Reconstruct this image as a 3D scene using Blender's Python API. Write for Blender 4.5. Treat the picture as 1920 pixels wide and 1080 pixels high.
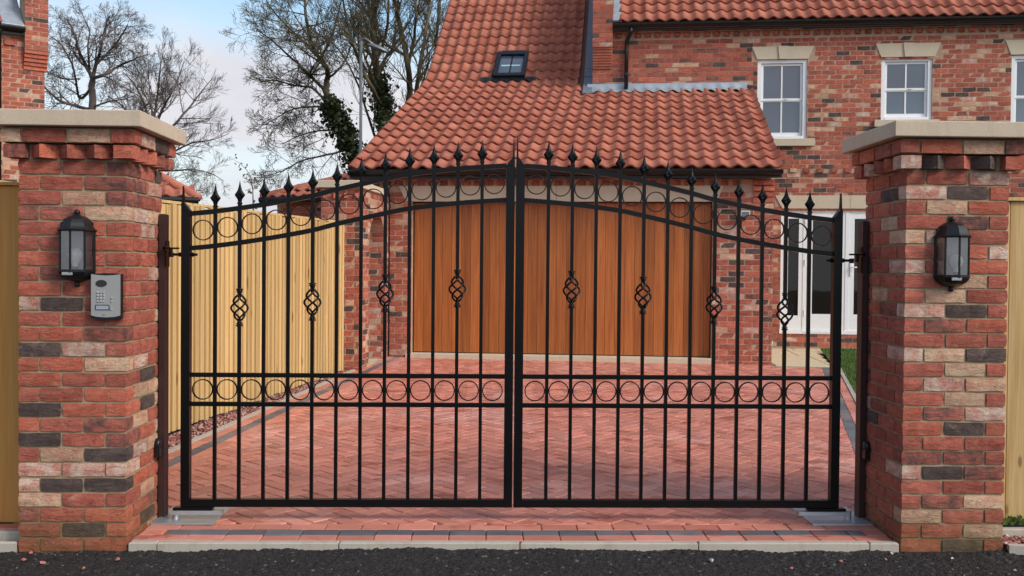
import bpy, math, random
import numpy as np
from mathutils import Vector, Matrix
random.seed(7)
D2R = math.radians
for o in list(bpy.data.objects): bpy.data.objects.remove(o)
S = bpy.context.scene
COL = S.collection

# ------------------------------------------------------------------ camera
CAM = (1.8547, -5.1382, 1.4899); YAW, PITCH, ROLL, FPX = 0.02848, -0.01768, 0.00868, 1836.5
fw = Vector((math.sin(YAW)*math.cos(PITCH), math.cos(YAW)*math.cos(PITCH), math.sin(PITCH)))
rt = fw.cross(Vector((0, 0, 1))).normalized(); upv = rt.cross(fw)
r2 = math.cos(ROLL)*rt + math.sin(ROLL)*upv; u2 = -math.sin(ROLL)*rt + math.cos(ROLL)*upv
cam = bpy.data.cameras.new('camera'); camo = bpy.data.objects.new('camera', cam); COL.objects.link(camo)
cam.sensor_width = 36; cam.lens = 36*FPX/1920; cam.clip_start = 0.05; cam.clip_end = 2000
mw = Matrix(((r2.x, u2.x, -fw.x, CAM[0]), (r2.y, u2.y, -fw.y, CAM[1]), (r2.z, u2.z, -fw.z, CAM[2]), (0, 0, 0, 1)))
camo.matrix_world = mw
S.camera = camo
def pix(p):                                            # world point -> photo pixel (1920 wide), and depth
    d = Vector(p) - Vector(CAM); z = d.dot(fw)
    return 960 + FPX*d.dot(r2)/z, 540 - FPX*d.dot(u2)/z, z
def at(px, py, D):                                     # photo pixel at a given depth -> world point
    return Vector(CAM) + D*(fw + r2*((px-960)/FPX) + u2*((540-py)/FPX))

# ------------------------------------------------------------------ world, sun, exposure
SUN_AZ, SUN_EL = D2R(54), D2R(37)                      # azimuth to the right of the way back to the camera
sd = Vector((math.sin(SUN_AZ)*math.cos(SUN_EL), -math.cos(SUN_AZ)*math.cos(SUN_EL), math.sin(SUN_EL)))
W = bpy.data.worlds.new('World'); S.world = W; W.use_nodes = True
nt = W.node_tree; nt.nodes.clear()
def wn(t, **k):
    n = nt.nodes.new(t)
    for a, b in k.items(): setattr(n, a, b)
    return n
sky = wn('ShaderNodeTexSky', sky_type='NISHITA', sun_disc=False, sun_elevation=SUN_EL,
         sun_rotation=math.atan2(sd.x, sd.y), altitude=50, air_density=1.0, dust_density=1.5, ozone_density=1.5)
skm = wn('ShaderNodeMix', data_type='RGBA', blend_type='MULTIPLY'); skm.inputs[0].default_value = 1
skm.inputs[7].default_value = (2.15, 2.2, 2.0, 1)
nt.links.new(sky.outputs[0], skm.inputs[6])
tc = wn('ShaderNodeTexCoord'); mp = wn('ShaderNodeMapping'); mp.inputs['Scale'].default_value = (1.6, 1.6, 4.5)
mp.inputs['Location'].default_value = (0.35, 0.2, 0.1)
nt.links.new(tc.outputs['Generated'], mp.inputs[0])
ns = wn('ShaderNodeTexNoise'); ns.inputs['Scale'].default_value = 1.9; ns.inputs['Detail'].default_value = 7
ns.inputs['Roughness'].default_value = 0.52; ns.inputs['Distortion'].default_value = 0.35
nt.links.new(mp.outputs[0], ns.inputs['Vector'])
cr = wn('ShaderNodeValToRGB'); cr.color_ramp.elements[0].position = 0.36; cr.color_ramp.elements[1].position = 0.60
sx = wn('ShaderNodeSeparateXYZ'); nt.links.new(tc.outputs['Generated'], sx.inputs[0])   # more cloud towards the horizon
el = wn('ShaderNodeMapRange'); el.inputs[1].default_value = 0.02; el.inputs[2].default_value = 0.34; el.inputs[3].default_value = 0.15; el.inputs[4].default_value = -0.19
nt.links.new(sx.outputs[2], el.inputs[0])
ad = wn('ShaderNodeMath', operation='ADD'); nt.links.new(ns.outputs[0], ad.inputs[0]); nt.links.new(el.outputs[0], ad.inputs[1])
nt.links.new(ad.outputs[0], cr.inputs[0])
ns2 = wn('ShaderNodeTexNoise'); ns2.inputs['Scale'].default_value = 3.1; ns2.inputs['Detail'].default_value = 5
nt.links.new(mp.outputs[0], ns2.inputs['Vector'])
cc = wn('ShaderNodeValToRGB'); e = cc.color_ramp.elements
e[0].position = 0.3; e[0].color = (6.5, 6.5, 7.2, 1); e[1].position = 0.7; e[1].color = (8.2, 8.15, 8.4, 1)
nt.links.new(ns2.outputs[0], cc.inputs[0])
mx = wn('ShaderNodeMix', data_type='RGBA')
nt.links.new(cr.outputs[0], mx.inputs[0]); nt.links.new(skm.outputs[2], mx.inputs[6]); nt.links.new(cc.outputs[0], mx.inputs[7])
bg = wn('ShaderNodeBackground'); bg.inputs[1].default_value = 0.11
nt.links.new(mx.outputs[2], bg.inputs[0])
wo = wn('ShaderNodeOutputWorld'); nt.links.new(bg.outputs[0], wo.inputs[0])
sl = bpy.data.lights.new('sun', 'SUN'); sl.energy = 2.3; sl.angle = D2R(18); sl.color = (1.0, 0.95, 0.88)
so = bpy.data.objects.new('sun', sl); COL.objects.link(so)
so.rotation_euler = (-sd).to_track_quat('-Z', 'Y').to_euler()
S.view_settings.view_transform = 'Standard'; S.view_settings.look = 'None'
S.view_settings.exposure = 0.0; S.view_settings.gamma = 1.0; S.view_settings.use_curve_mapping = False
S.render.engine = 'CYCLES'

# ------------------------------------------------------------------ helpers: meshes
class MB:
    def __init__(s): s.v = []; s.f = []; s.c = []
    def quad(s, *p):
        n = len(s.v); s.v += [tuple(q) for q in p]; s.f.append(tuple(range(n, n+len(p)))); return s
    def hexa(s, p):                                    # 8 points: bottom ring 0-3, top ring 4-7
        n = len(s.v); s.v += [tuple(q) for q in p]
        for f in ((0, 3, 2, 1), (4, 5, 6, 7), (0, 1, 5, 4), (1, 2, 6, 5), (2, 3, 7, 6), (3, 0, 4, 7)):
            s.f.append(tuple(n+i for i in f))
        return s
    def box(s, x0, x1, y0, y1, z0, z1):
        return s.hexa([(x0, y0, z0), (x1, y0, z0), (x1, y1, z0), (x0, y1, z0), (x0, y0, z1), (x1, y0, z1), (x1, y1, z1), (x0, y1, z1)])
    def cbox(s, x0, x1, y0, y1, z0, z1, b=0.004):      # box with its top and bottom edges chamfered
        n = len(s.v)
        for (c, z) in ((b, z0), (0, z0+b), (0, z1-b), (b, z1)):
            s.v += [(x0+c, y0+c, z), (x1-c, y0+c, z), (x1-c, y1-c, z), (x0+c, y1-c, z)]
        for k in range(3):
            for i in range(4):
                a, d = n+4*k+i, n+4*k+(i+1) % 4
                s.f.append((a, d, d+4, a+4))
        s.f.append((n+3, n+2, n+1, n)); s.f.append((n+12, n+13, n+14, n+15))
        return s
    def prism(s, poly, fn, d0, d1):                    # poly in 2D, fn(a,b,d) -> 3D
        n = len(s.v); k = len(poly)
        s.v += [fn(a, b, d0) for a, b in poly] + [fn(a, b, d1) for a, b in poly]
        s.f.append(tuple(range(n+k-1, n-1, -1))); s.f.append(tuple(range(n+k, n+2*k)))
        for i in range(k): s.f.append((n+i, n+(i+1) % k, n+k+(i+1) % k, n+k+i))
        return s
    def tube(s, pts, rad, n=8, cap=True, rot=0.0, up=None):
        pts = [Vector(p) for p in pts]
        if not hasattr(rad, '__len__'): rad = [rad]*len(pts)
        base = len(s.v); ref = None
        for i, p in enumerate(pts):
            d = (pts[min(i+1, len(pts)-1)]-pts[max(i-1, 0)]).normalized()
            if ref is None:
                h = Vector(up) if up else (Vector((0, 0, 1)) if abs(d.z) < 0.9 else Vector((0, 1, 0)))
                ref = d.cross(h).normalized()
            ref = (ref-d*ref.dot(d)).normalized(); b = d.cross(ref)
            for k in range(n):
                a = 2*math.pi*k/n+rot
                s.v.append(tuple(p+rad[i]*(math.cos(a)*ref+math.sin(a)*b)))
        for i in range(len(pts)-1):
            for k in range(n):
                a, c = base+i*n+k, base+i*n+(k+1) % n
                s.f.append((a, c, c+n, a+n))
        if cap:
            s.f.append(tuple(base+k for k in range(n-1, -1, -1))); e = base+(len(pts)-1)*n
            s.f.append(tuple(e+k for k in range(n)))
        return s
    def lathe(s, prof, c=(0, 0, 0), n=12, a0=0.0, a1=None, rot=0.0):
        full = a1 is None; a1 = a0+2*math.pi if full else a1
        m = n if full else n+1; base = len(s.v)
        for r, z in prof:
            for k in range(m):
                a = a0+(a1-a0)*k/n+rot
                s.v.append((c[0]+r*math.cos(a), c[1]+r*math.sin(a), c[2]+z))
        for i in range(len(prof)-1):
            for k in range(n):
                a = base+i*m+k; d = base+i*m+(k+1) % m
                s.f.append((a, d, d+m, a+m))
        return s
    def add(s, vs, fs, mat=None, col=None):
        n = len(s.v)
        s.v += [tuple(mat @ Vector(v)) for v in vs] if mat is not None else [tuple(v) for v in vs]
        s.f += [tuple(n+i for i in f) for f in fs]
        if col is not None: s.c += [col]*len(vs)
        return s
    def mesh(s, name, mat=None, smooth=False):
        me = bpy.data.meshes.new(name); me.from_pydata(s.v, [], s.f)
        if mat: me.materials.append(mat)
        if smooth: me.polygons.foreach_set('use_smooth', [True]*len(me.polygons))
        if s.c:
            at_ = me.attributes.new('bt', 'FLOAT_COLOR', 'POINT')
            at_.data.foreach_set('color', np.array(s.c, dtype=np.float32).ravel())
        me.update(); return me
    def build(s, name, mat, parent=None, smooth=False, loc=None, rot=None):
        return obj(name, s.mesh(name, mat, smooth), parent, loc, rot)
def obj(name, me, parent=None, loc=None, rot=None):
    o = bpy.data.objects.new(name, me); COL.objects.link(o)
    if parent: o.parent = parent
    if loc is not None: o.location = loc
    if rot is not None: o.rotation_euler = rot
    return o
def tag(o, label, cat, group=None):
    o['label'] = label; o['category'] = cat
    if group: o['group'] = group
    return o
def thing(name, label, cat, loc=(0, 0, 0), rz=0.0, group=None):
    return tag(obj(name, None, None, loc, (0, 0, rz)), label, cat, group)
def struct(o): o['kind'] = 'structure'; return o
def stuff(o): o['kind'] = 'stuff'; return o

# ------------------------------------------------------------------ helpers: materials
class NT:
    def __init__(s, name):
        s.m = bpy.data.materials.new(name); s.m.use_nodes = True; s.t = s.m.node_tree
        s.b = s.t.nodes['Principled BSDF']; s.out = s.t.nodes['Material Output']
    def n(s, typ, ins=None, **props):
        k = s.t.nodes.new('ShaderNode'+typ)
        for a, b in props.items(): setattr(k, a, b)
        for a, b in (ins or {}).items(): s.set(k.inputs[a], b)
        return k
    def set(s, sock, v):
        if isinstance(v, bpy.types.NodeSocket): s.t.links.new(v, sock)
        else: sock.default_value = v
    def bs(s, **k):
        for a, v in k.items(): s.set(s.b.inputs[{'col': 'Base Color', 'rough': 'Roughness', 'metal': 'Metallic', 'ior': 'IOR', 'normal': 'Normal', 'coat': 'Coat Weight', 'spec': 'Specular IOR Level', 'trans': 'Transmission Weight', 'alpha': 'Alpha'}[a]], v)
    def noise(s, scale, detail=4, rough=0.55, vec=None, dist=0.0):
        k = s.n('TexNoise', {'Scale': scale, 'Detail': detail, 'Roughness': rough, 'Distortion': dist})
        if vec is not None: s.t.links.new(vec, k.inputs['Vector'])
        return k.outputs[0]
    def ramp(s, fac, stops, mode='LINEAR'):
        k = s.n('ValToRGB', {0: fac}); r = k.color_ramp; r.interpolation = mode
        while len(r.elements) < len(stops): r.elements.new(1.0)
        for el, (p, c) in zip(r.elements, stops):
            el.position = p; el.color = (c, c, c, 1) if not hasattr(c, '__len__') else (*c, 1)
        return k.outputs[0]
    def mix(s, f, a, b, blend='MIX'):
        k = s.n('Mix', data_type='RGBA', blend_type=blend)
        for i, v in ((0, f), (6, a), (7, b)):
            if isinstance(v, tuple) and len(v) == 3: v = (*v, 1)
            s.set(k.inputs[i], v)
        return k.outputs[2]
    def math(s, op, a, b=0.0, clamp=False):
        k = s.n('Math', {0: a, 1: b}, operation=op); k.use_clamp = clamp; return k.outputs[0]
    def bump(s, h, strength=0.3, dist=0.01, normal=None):
        k = s.n('Bump', {'Height': h, 'Strength': strength, 'Distance': dist})
        if normal is not None: s.t.links.new(normal, k.inputs['Normal'])
        s.t.links.new(k.outputs[0], s.b.inputs['Normal']); return k.outputs[0]
    def map(s, vec, scale=(1, 1, 1), loc=(0, 0, 0), rot=(0, 0, 0)):
        k = s.n('Mapping', {'Vector': vec, 'Scale': scale, 'Location': loc, 'Rotation': rot}); return k.outputs[0]
    def pos(s): return s.n('NewGeometry').outputs['Position']
    def objc(s): return s.n('TexCoord').outputs['Object']
    def seedvec(s, vec, seed, k=37.0):
        c = s.n('CombineXYZ', {0: s.math('MULTIPLY', seed, k), 1: s.math('MULTIPLY', seed, k*1.7), 2: s.math('MULTIPLY', seed, k*0.6)})
        a = s.n('VectorMath', {0: vec, 1: c.outputs[0]}, operation='ADD'); return a.outputs[0]
def code(m, joined):                                   # (type, seed) from object colour or from the joined mesh's attribute
    if joined: c = m.n('Attribute', attribute_name='bt').outputs['Color']
    else: c = m.n('ObjectInfo').outputs['Color']
    sp = m.n('SeparateColor', {0: c}); return sp.outputs[0], sp.outputs[1]

# brick kinds: r1 r2 r3 red, m mixed, d dark, c cream, p pale
BT = {'r': (0.07, 0.22, 0.37), 'm': (0.52,), 'd': (0.67,), 'c': (0.80,), 'p': (0.93,)}
def btype(ch=None, rng=random):
    if ch is None: ch = rng.choices('rmdcp', (68, 7, 11, 9, 5))[0]
    return (rng.choice(BT[ch]), rng.random(), rng.random(), 1.0)
STOPS = (0.0, 0.15, 0.30, 0.45, 0.60, 0.74, 0.87)
def brick_mat(name, joined, moss=False, k=1.0):
    m = NT(name); t, sd_ = code(m, joined)
    A = [(.385, .115, .077), (.31, .086, .061), (.44, .132, .082), (.36, .108, .074), (.068, .046, .044), (.54, .36, .235), (.45, .190, .140)]
    B = [(.28, .066, .046), (.43, .130, .086), (.38, .088, .052), (.095, .052, .047), (.115, .078, .066), (.46, .215, .145), (.56, .43, .34)]
    A = [tuple(x*k for x in c) for c in A]; B = [tuple(x*k for x in c) for c in B]
    base = m.objc() if not joined else m.pos()
    v = m.seedvec(base, sd_)
    blot = m.ramp(m.noise(14, 5, .65, v, .3), [(.38, 0), (.66, 1)])
    colr = m.mix(blot, m.ramp(t, list(zip(STOPS, A)), 'CONSTANT'), m.ramp(t, list(zip(STOPS, B)), 'CONSTANT'))
    smear = m.ramp(m.noise(13, 6, .72, m.map(v, (1, 1, 1.3)), .3), [(.60, 0), (.80, .55)])
    colr = m.mix(smear, colr, (.55*k, .36*k, .28*k))
    fine = m.noise(120, 3, .7, v)
    colr = m.mix(.55, colr, m.ramp(fine, [(.25, .35), (.75, .75)]), 'OVERLAY')
    fold = m.math('ABSOLUTE', m.math('SUBTRACT', m.noise(9, 5, .6, m.map(v, (.7, .7, 2.1), (5, 2, 1)), .8), .5))
    fold = m.ramp(fold, [(.0, 1), (.024, 0)])              # drag folds of hand-thrown bricks
    colr = m.mix(m.math('MULTIPLY', fold, .22), colr, (.09*k, .035*k, .028*k))
    tone = m.math('MULTIPLY_ADD', sd_, 0.34); m.t.nodes[-1].inputs[2].default_value = 0.83
    colr = m.mix(1.0, colr, m.n('CombineColor', {0: tone, 1: tone, 2: tone}).outputs[0], 'MULTIPLY')
    if moss:
        z = m.n('SeparateXYZ', {0: m.pos()}).outputs[2]
        f = m.math('MULTIPLY', m.ramp(z, [(0.02, .62), (.30, 0)]), m.ramp(m.noise(6, 4, .6, m.pos()), [(.3, .35), (.6, 1)]))
        colr = m.mix(f, colr, (.11, .075, .02))
    m.bs(col=colr, rough=.88, spec=.25)
    cre = m.noise(17, 6, .68, m.map(v, (.8, .8, 1.9)), .7)
    h = m.math('SUBTRACT', m.math('ADD', m.math('MULTIPLY', cre, 1.0), m.math('MULTIPLY', fine, .28)), m.math('MULTIPLY', fold, .22))
    m.bump(h, .75, .012)
    return m.m
def mortar_mat(name, col, moss=False):
    m = NT(name); p = m.pos()
    c = m.mix(m.noise(60, 4, .7, p), tuple(x*.72 for x in col), tuple(x*1.25 for x in col))
    c = m.mix(m.ramp(m.noise(5, 3, .5, p), [(.4, 0), (.7, .5)]), c, tuple(x*.75 for x in col))
    if moss:
        z = m.n('SeparateXYZ', {0: p}).outputs[2]
        c = m.mix(m.ramp(z, [(0.02, .7), (.33, 0)]), c, (.12, .09, .025))
    m.bs(col=c, rough=.95, spec=.1); m.bump(m.noise(160, 3, .7, p), .6, .006); return m.m
MB_BRICK = brick_mat('pier_brick', False, True); MB_BRICKJ = brick_mat('pier_brick_joined', True, True)
H_BRICK = brick_mat('house_brick', False); H_BRICKJ = brick_mat('house_brick_joined', True)
MORTAR = mortar_mat('pier_mortar', (.37, .275, .175), True); HMORTAR = mortar_mat('house_mortar', (.47, .31, .22))
def stone_mat(name, col, stain=.3):
    m = NT(name); p = m.pos()
    c = m.mix(m.noise(3.5, 5, .6, m.map(p, (1, 1, .6))), tuple(x*.86 for x in col), tuple(x*1.1 for x in col))
    c = m.mix(m.ramp(m.noise(9, 5, .7, p), [(.52, 0), (.75, stain)]), c, (.30, .24, .16))
    c = m.mix(m.ramp(m.noise(1, 5, .65, m.map(p, (26, 26, 2.2))), [(.52, 0), (.80, stain)]), c, (.27, .23, .17))
    c = m.mix(.25, c, m.ramp(m.noise(240, 2, .6, p), [(.3, .3), (.7, .8)]), 'OVERLAY')
    m.bs(col=c, rough=.85, spec=.2); m.bump(m.noise(180, 3, .6, p), .25, .004); return m.m
STONE = stone_mat('cast_stone', (.53, .42, .315)); STONEH = stone_mat('pale_cast_stone', (.56, .46, .34), .15)
CONC = stone_mat('edging_concrete', (.43, .375, .315), .6)
def paver_mat(name, joined):
    m = NT(name); t, sd_ = code(m, joined); p = m.pos()
    v = m.seedvec(p, sd_)
    red = m.mix(m.noise(7, 4, .6, v), (.49, .150, .100), (.62, .240, .170))
    dk = m.mix(m.noise(9, 4, .6, v), (.075, .075, .085), (.16, .155, .165))
    c = m.mix(m.ramp(t, [(0, 0), (.5, 1)], 'CONSTANT'), red, dk)
    big = m.noise(1.1, 5, .6, m.map(p, (1, 1, 1), (3, 1, 0)))
    c = m.mix(m.ramp(big, [(.50, 0), (.7, .5)]), c, (.62, .36, .31))
    wet = m.math('MULTIPLY', m.ramp(m.noise(4.2, 5, .62, m.map(p, (.8, 1.6, 1))), [(.565, 0), (.64, 1)]), m.ramp(t, [(0, 1), (.5, .6)], 'CONSTANT'))
    c = m.mix(m.math('MULTIPLY', wet, .8), c, (.36, .080, .048))
    tone = m.math('MULTIPLY_ADD', sd_, 0.4); m.t.nodes[-1].inputs[2].default_value = 0.78
    c = m.mix(1.0, c, m.n('CombineColor', {0: tone, 1: tone, 2: tone}).outputs[0], 'MULTIPLY')
    c = m.mix(.3, c, m.ramp(m.noise(300, 2, .7, p), [(.3, .3), (.7, .75)]), 'OVERLAY')
    m.bs(col=c, rough=m.mix(wet, (.52, .52, .52), (.30, .30, .30)), spec=.45)
    m.bump(m.noise(220, 3, .7, p), .3, .003); return m.m
PAVER = paver_mat('paver', False); PAVERJ = paver_mat('paver_joined', True)
def tile_mat(name, joined):
    m = NT(name); t, sd_ = code(m, joined); p = m.pos()
    v = m.seedvec(p, sd_)
    c = m.mix(t, (.31, .082, .050), (.44, .135, .080))
    c = m.mix(m.ramp(m.noise(5, 4, .6, v), [(.4, 0), (.75, .6)]), c, (.52, .235, .160))
    c = m.mix(m.ramp(m.noise(3.3, 5, .65, v), [(.52, 0), (.74, .7)]), c, (.20, .078, .058))
    c = m.mix(m.ramp(m.noise(.7, 3, .5, p), [(.4, 0), (.7, .3)]), c, (.33, .10, .07))
    m.bs(col=c, rough=.78, spec=.25); m.bump(m.noise(90, 3, .7, v), .25, .004); return m.m
TILE = tile_mat('pantile', False); TILEJ = tile_mat('pantile_joined', True)
def plain(name, col, rough=.5, metal=0., spec=.5, var=.12, sc=20, bump=0.0, bsc=80):
    m = NT(name); p = m.pos()
    c = m.mix(m.noise(sc, 4, .6, p), tuple(x*(1-var) for x in col), tuple(x*(1+var) for x in col))
    m.bs(col=c, rough=rough, metal=metal, spec=spec)
    if bump: m.bump(m.noise(bsc, 3, .6, p), bump, .004)
    return m.m
IRON = plain('black_gate_paint', (.0040, .0038, .0042), .30, 0, .22, .3, 30, .12, 60)
BLACKP = plain('black_plastic', (.009, .009, .010), .36, 0, .38, .2)
BROWNST = plain('brown_primed_steel', (.040, .017, .015), .5, 0, .4, .2, 12)
GALV = plain('galvanised_steel', (.50, .53, .55), .42, .75, .5, .22, 14)
LEAD = plain('lead_sheet', (.17, .185, .215), .5, .2, .5, .25, 9, .3, 25)
LEADL = plain('pale_lead_sheet', (.36, .39, .43), .42, .3, .5, .35, 11, .5, 20)
WHITE = plain('white_upvc', (.80, .79, .79), .35, 0, .45, .02)
SILVER = plain('silver_grey_metal', (.36, .345, .33), .42, .25, .5, .05, 8)
KEY = plain('key_chrome', (.5, .5, .5), .25, .8, .5, .05)
LCD = plain('lcd_grey_blue', (.30, .35, .40), .3, 0, .5, .1, 60)
DARKG = plain('dark_grille', (.02, .02, .02), .6)
PAINT_TUB = None
def wood_mat(name, c1, c2, joined=False, knots=True, rough=.6, axis=2, greenish=None, vary=.36):
    m = NT(name); sd_ = m.n('ObjectInfo').outputs['Random']; v = m.seedvec(m.objc(), sd_, 61.0)
    sc = [26, 26, 26]; sc[axis] = 1.1
    g = m.noise(1.0, 5, .6, m.map(v, tuple(sc)), .6)
    c = m.mix(m.ramp(g, [(.3, 0), (.7, 1)]), c1, c2)
    sc2 = [150, 150, 150]; sc2[axis] = 3
    c = m.mix(.3, c, m.ramp(m.noise(1.0, 3, .6, m.map(v, tuple(sc2))), [(.3, .3), (.7, .75)]), 'OVERLAY')
    if knots:
        vo = m.n('TexVoronoi', {'Vector': m.map(v, tuple(9 if i != axis else 3.2 for i in range(3))), 'Scale': 1.0, 'Randomness': 1.0}, feature='F1')
        c = m.mix(m.ramp(vo.outputs['Distance'], [(.07, .75), (.14, 0)]), c, tuple(x*.35 for x in c1))
    tone = m.math('MULTIPLY_ADD', sd_, vary); m.t.nodes[-1].inputs[2].default_value = .98-vary/2
    c = m.mix(1.0, c, m.n('CombineColor', {0: tone, 1: tone, 2: tone}).outputs[0], 'MULTIPLY')
    if greenish:
        c = m.mix(m.ramp(m.noise(1.6, 3, .5, m.pos()), [(.35, .0), (.7, .55)]), c, greenish)
    m.bs(col=c, rough=rough, spec=.3); m.bump(g, .2, .004); return m.m
CEDAR = wood_mat('cedar_board', (.27, .074, .018), (.42, .138, .038), knots=False, rough=.42, vary=.55)
PINE = wood_mat('pale_treated_pine', (.48, .29, .105), (.68, .48, .225))
PINEG = wood_mat('weathered_treated_pine', (.66, .28, .065), (.78, .38, .10), greenish=(.56, .25, .06))
def glass_mat(name, col, ior=1.8, rough=.02):
    m = NT(name); m.bs(col=(*col, 1), rough=rough, ior=ior, spec=.5)
    m.bump(m.noise(2.2, 2, .5, m.pos()), .02, .02); return m.m
PANE = glass_mat('window_glass', (.052, .070, .105), 2.0); PANED = glass_mat('door_glass', (.010, .009, .008), 1.5)  # window_glass: pale sky reflection is put into its bluish base colour
def clear_mat():
    m = NT('clear_lantern_glass'); t = m.t
    tr = m.n('BsdfTransparent', {0: (.9, .92, .93, 1)}); gl = m.n('BsdfGlossy', {0: (1, 1, 1, 1), 'Roughness': .08})
    fr = m.n('Fresnel', {'IOR': 1.7}); mxs = m.n('MixShader', {0: m.math('ADD', fr.outputs[0], .08), 1: tr.outputs[0], 2: gl.outputs[0]})
    t.links.new(mxs.outputs[0], m.out.inputs[0]); return m.m
CLEAR = clear_mat()
BULB = plain('frosted_bulb', (.80, .78, .74), .35, 0, .5, .02)
def asphalt():
    m = NT('asphalt'); p = m.pos()
    vo = m.n('TexVoronoi', {'Vector': p, 'Scale': 80.0}, feature='F1')
    rnd = m.n('SeparateColor', {0: vo.outputs['Color']}).outputs[0]
    c = m.ramp(rnd, [(0, (.014, .0108, .0102)), (.6, (.024, .0190, .018)), (.93, (.038, .031, .029)), (.98, (.075, .068, .066)), (.9985, (.20, .18, .16))])
    c = m.mix(m.ramp(m.noise(2.2, 5, .6, p), [(.35, 0), (.75, .6)]), c, (.034, .029, .027))
    m.bs(col=c, rough=.92, spec=.3)
    h = m.math('ADD', m.math('MULTIPLY', m.ramp(vo.outputs['Distance'], [(0, 1), (.6, 0)]), .8), m.math('MULTIPLY', m.noise(30, 4, .6, p), .6))
    m.bump(h, .8, .012); return m.m
ASPH = asphalt()
EARTH = plain('earth', (.07, .05, .035), .95, 0, .1, .4, 6, .6, 40)
SAND = plain('joint_sand', (.15, .055, .045), .95, 0, .1, .3, 40)
LAWN = plain('lawn_soil', (.032, .055, .012), .9, 0, .1, .35, 12, .5, 60)
def leaf_mat(name, a, b, rough=.5):
    m = NT(name); c = m.mix(m.noise(14, 3, .6, m.pos()), a, b); m.bs(col=c, rough=rough, spec=.35); return m.m
GRASS = leaf_mat('grass_blade', (.055, .105, .016), (.12, .19, .035)); IVY = leaf_mat('ivy_leaf', (.018, .028, .008), (.055, .07, .018), .45)
def bark(name, a, b):
    m = NT(name); c = m.mix(m.noise(5, 5, .65, m.pos()), a, b); m.bs(col=c, rough=.9, spec=.15); return m.m
BARK_O = bark('oak_bark', (.075, .056, .050), (.15, .115, .10)); BARK_S = bark('mossy_bark', (.080, .064, .036), (.16, .13, .08))
BARK_P = bark('grey_bark', (.085, .068, .060), (.16, .125, .108))
SLAB = stone_mat('sandstone_slab', (.56, .45, .30), .25)
GRAVEL = None
def gravel_mat():
    m = NT('red_gravel'); t, sd_ = code(m, True)
    c = m.ramp(t, [(0, (.20, .06, .05)), (.45, (.33, .12, .10)), (.75, (.42, .24, .20)), (.95, (.50, .40, .34))])
    m.bs(col=c, rough=.85, spec=.2); return m.m
GRAVEL = gravel_mat()
CHIP_R = plain('red_chip', (.42, .15, .11), .8, 0, .2, .3, 60); CHIP_W = plain('pale_chip', (.62, .58, .52), .7, 0, .3, .15, 60)

# ------------------------------------------------------------------ brick and tile templates
def brick_geo(L, H, D, seed, nx=6, nz=3, j=.0022):     # local: x along, z up, front face at y=0 looking -y, body to y=+D, centred
    r = random.Random(seed); v = []; f = []
    for k in range(nz):
        for i in range(nx):
            x = -L/2+L*i/(nx-1); z = -H/2+H*k/(nz-1); ed = (i in (0, nx-1)) + (k in (0, nz-1))
            y = r.uniform(-j, j)*(.5 if ed else 1)+(.0018 if ed else 0)+(.0022 if ed == 2 else 0)
            v.append((x+r.uniform(-j, j)*.7+(0 if i not in (0, nx-1) or ed < 2 else math.copysign(.0022, -x)), y, z+r.uniform(-j, j)*.9))
    for k in range(nz-1):
        for i in range(nx-1):
            a = k*nx+i; f.append((a, a+1, a+nx+1, a+nx))
    per = [i for i in range(nx)]+[k*nx+nx-1 for k in range(1, nz)]+[(nz-1)*nx+i for i in range(nx-2, -1, -1)]+[k*nx for k in range(nz-2, 0, -1)]
    b = len(v)
    for i in per: v.append((v[i][0]*.995, D, v[i][2]*.985))
    n = len(per)
    for q in range(n): f.append((per[(q+1) % n], per[q], b+q, b+(q+1) % n))
    f.append(tuple(b+q for q in range(n)))
    return v, f
BL, BH, BD, GAUGE = .215, .0670, .1025, .0785
BG = [brick_geo(BL, BH, BD, 100+i) for i in range(7)]
def geo_mesh(g, name, mat):
    b = MB(); b.add(*g); return b.mesh(name, mat)
PBM = [geo_mesh(g, 'brick', MB_BRICK) for g in BG]
HB = [brick_geo(BL, BH-.001, .06, 200+i, 4, 2, .0025) for i in range(6)]
HBM = [geo_mesh(g, 'brick', H_BRICK) for g in HB]
JB = brick_geo(BL, BH-.001, .05, 300, 2, 2, .001)
JB = ([(x, y-.0045 if y < .02 else y, z) for x, y, z in JB[0]], JB[1][:-1])
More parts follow.
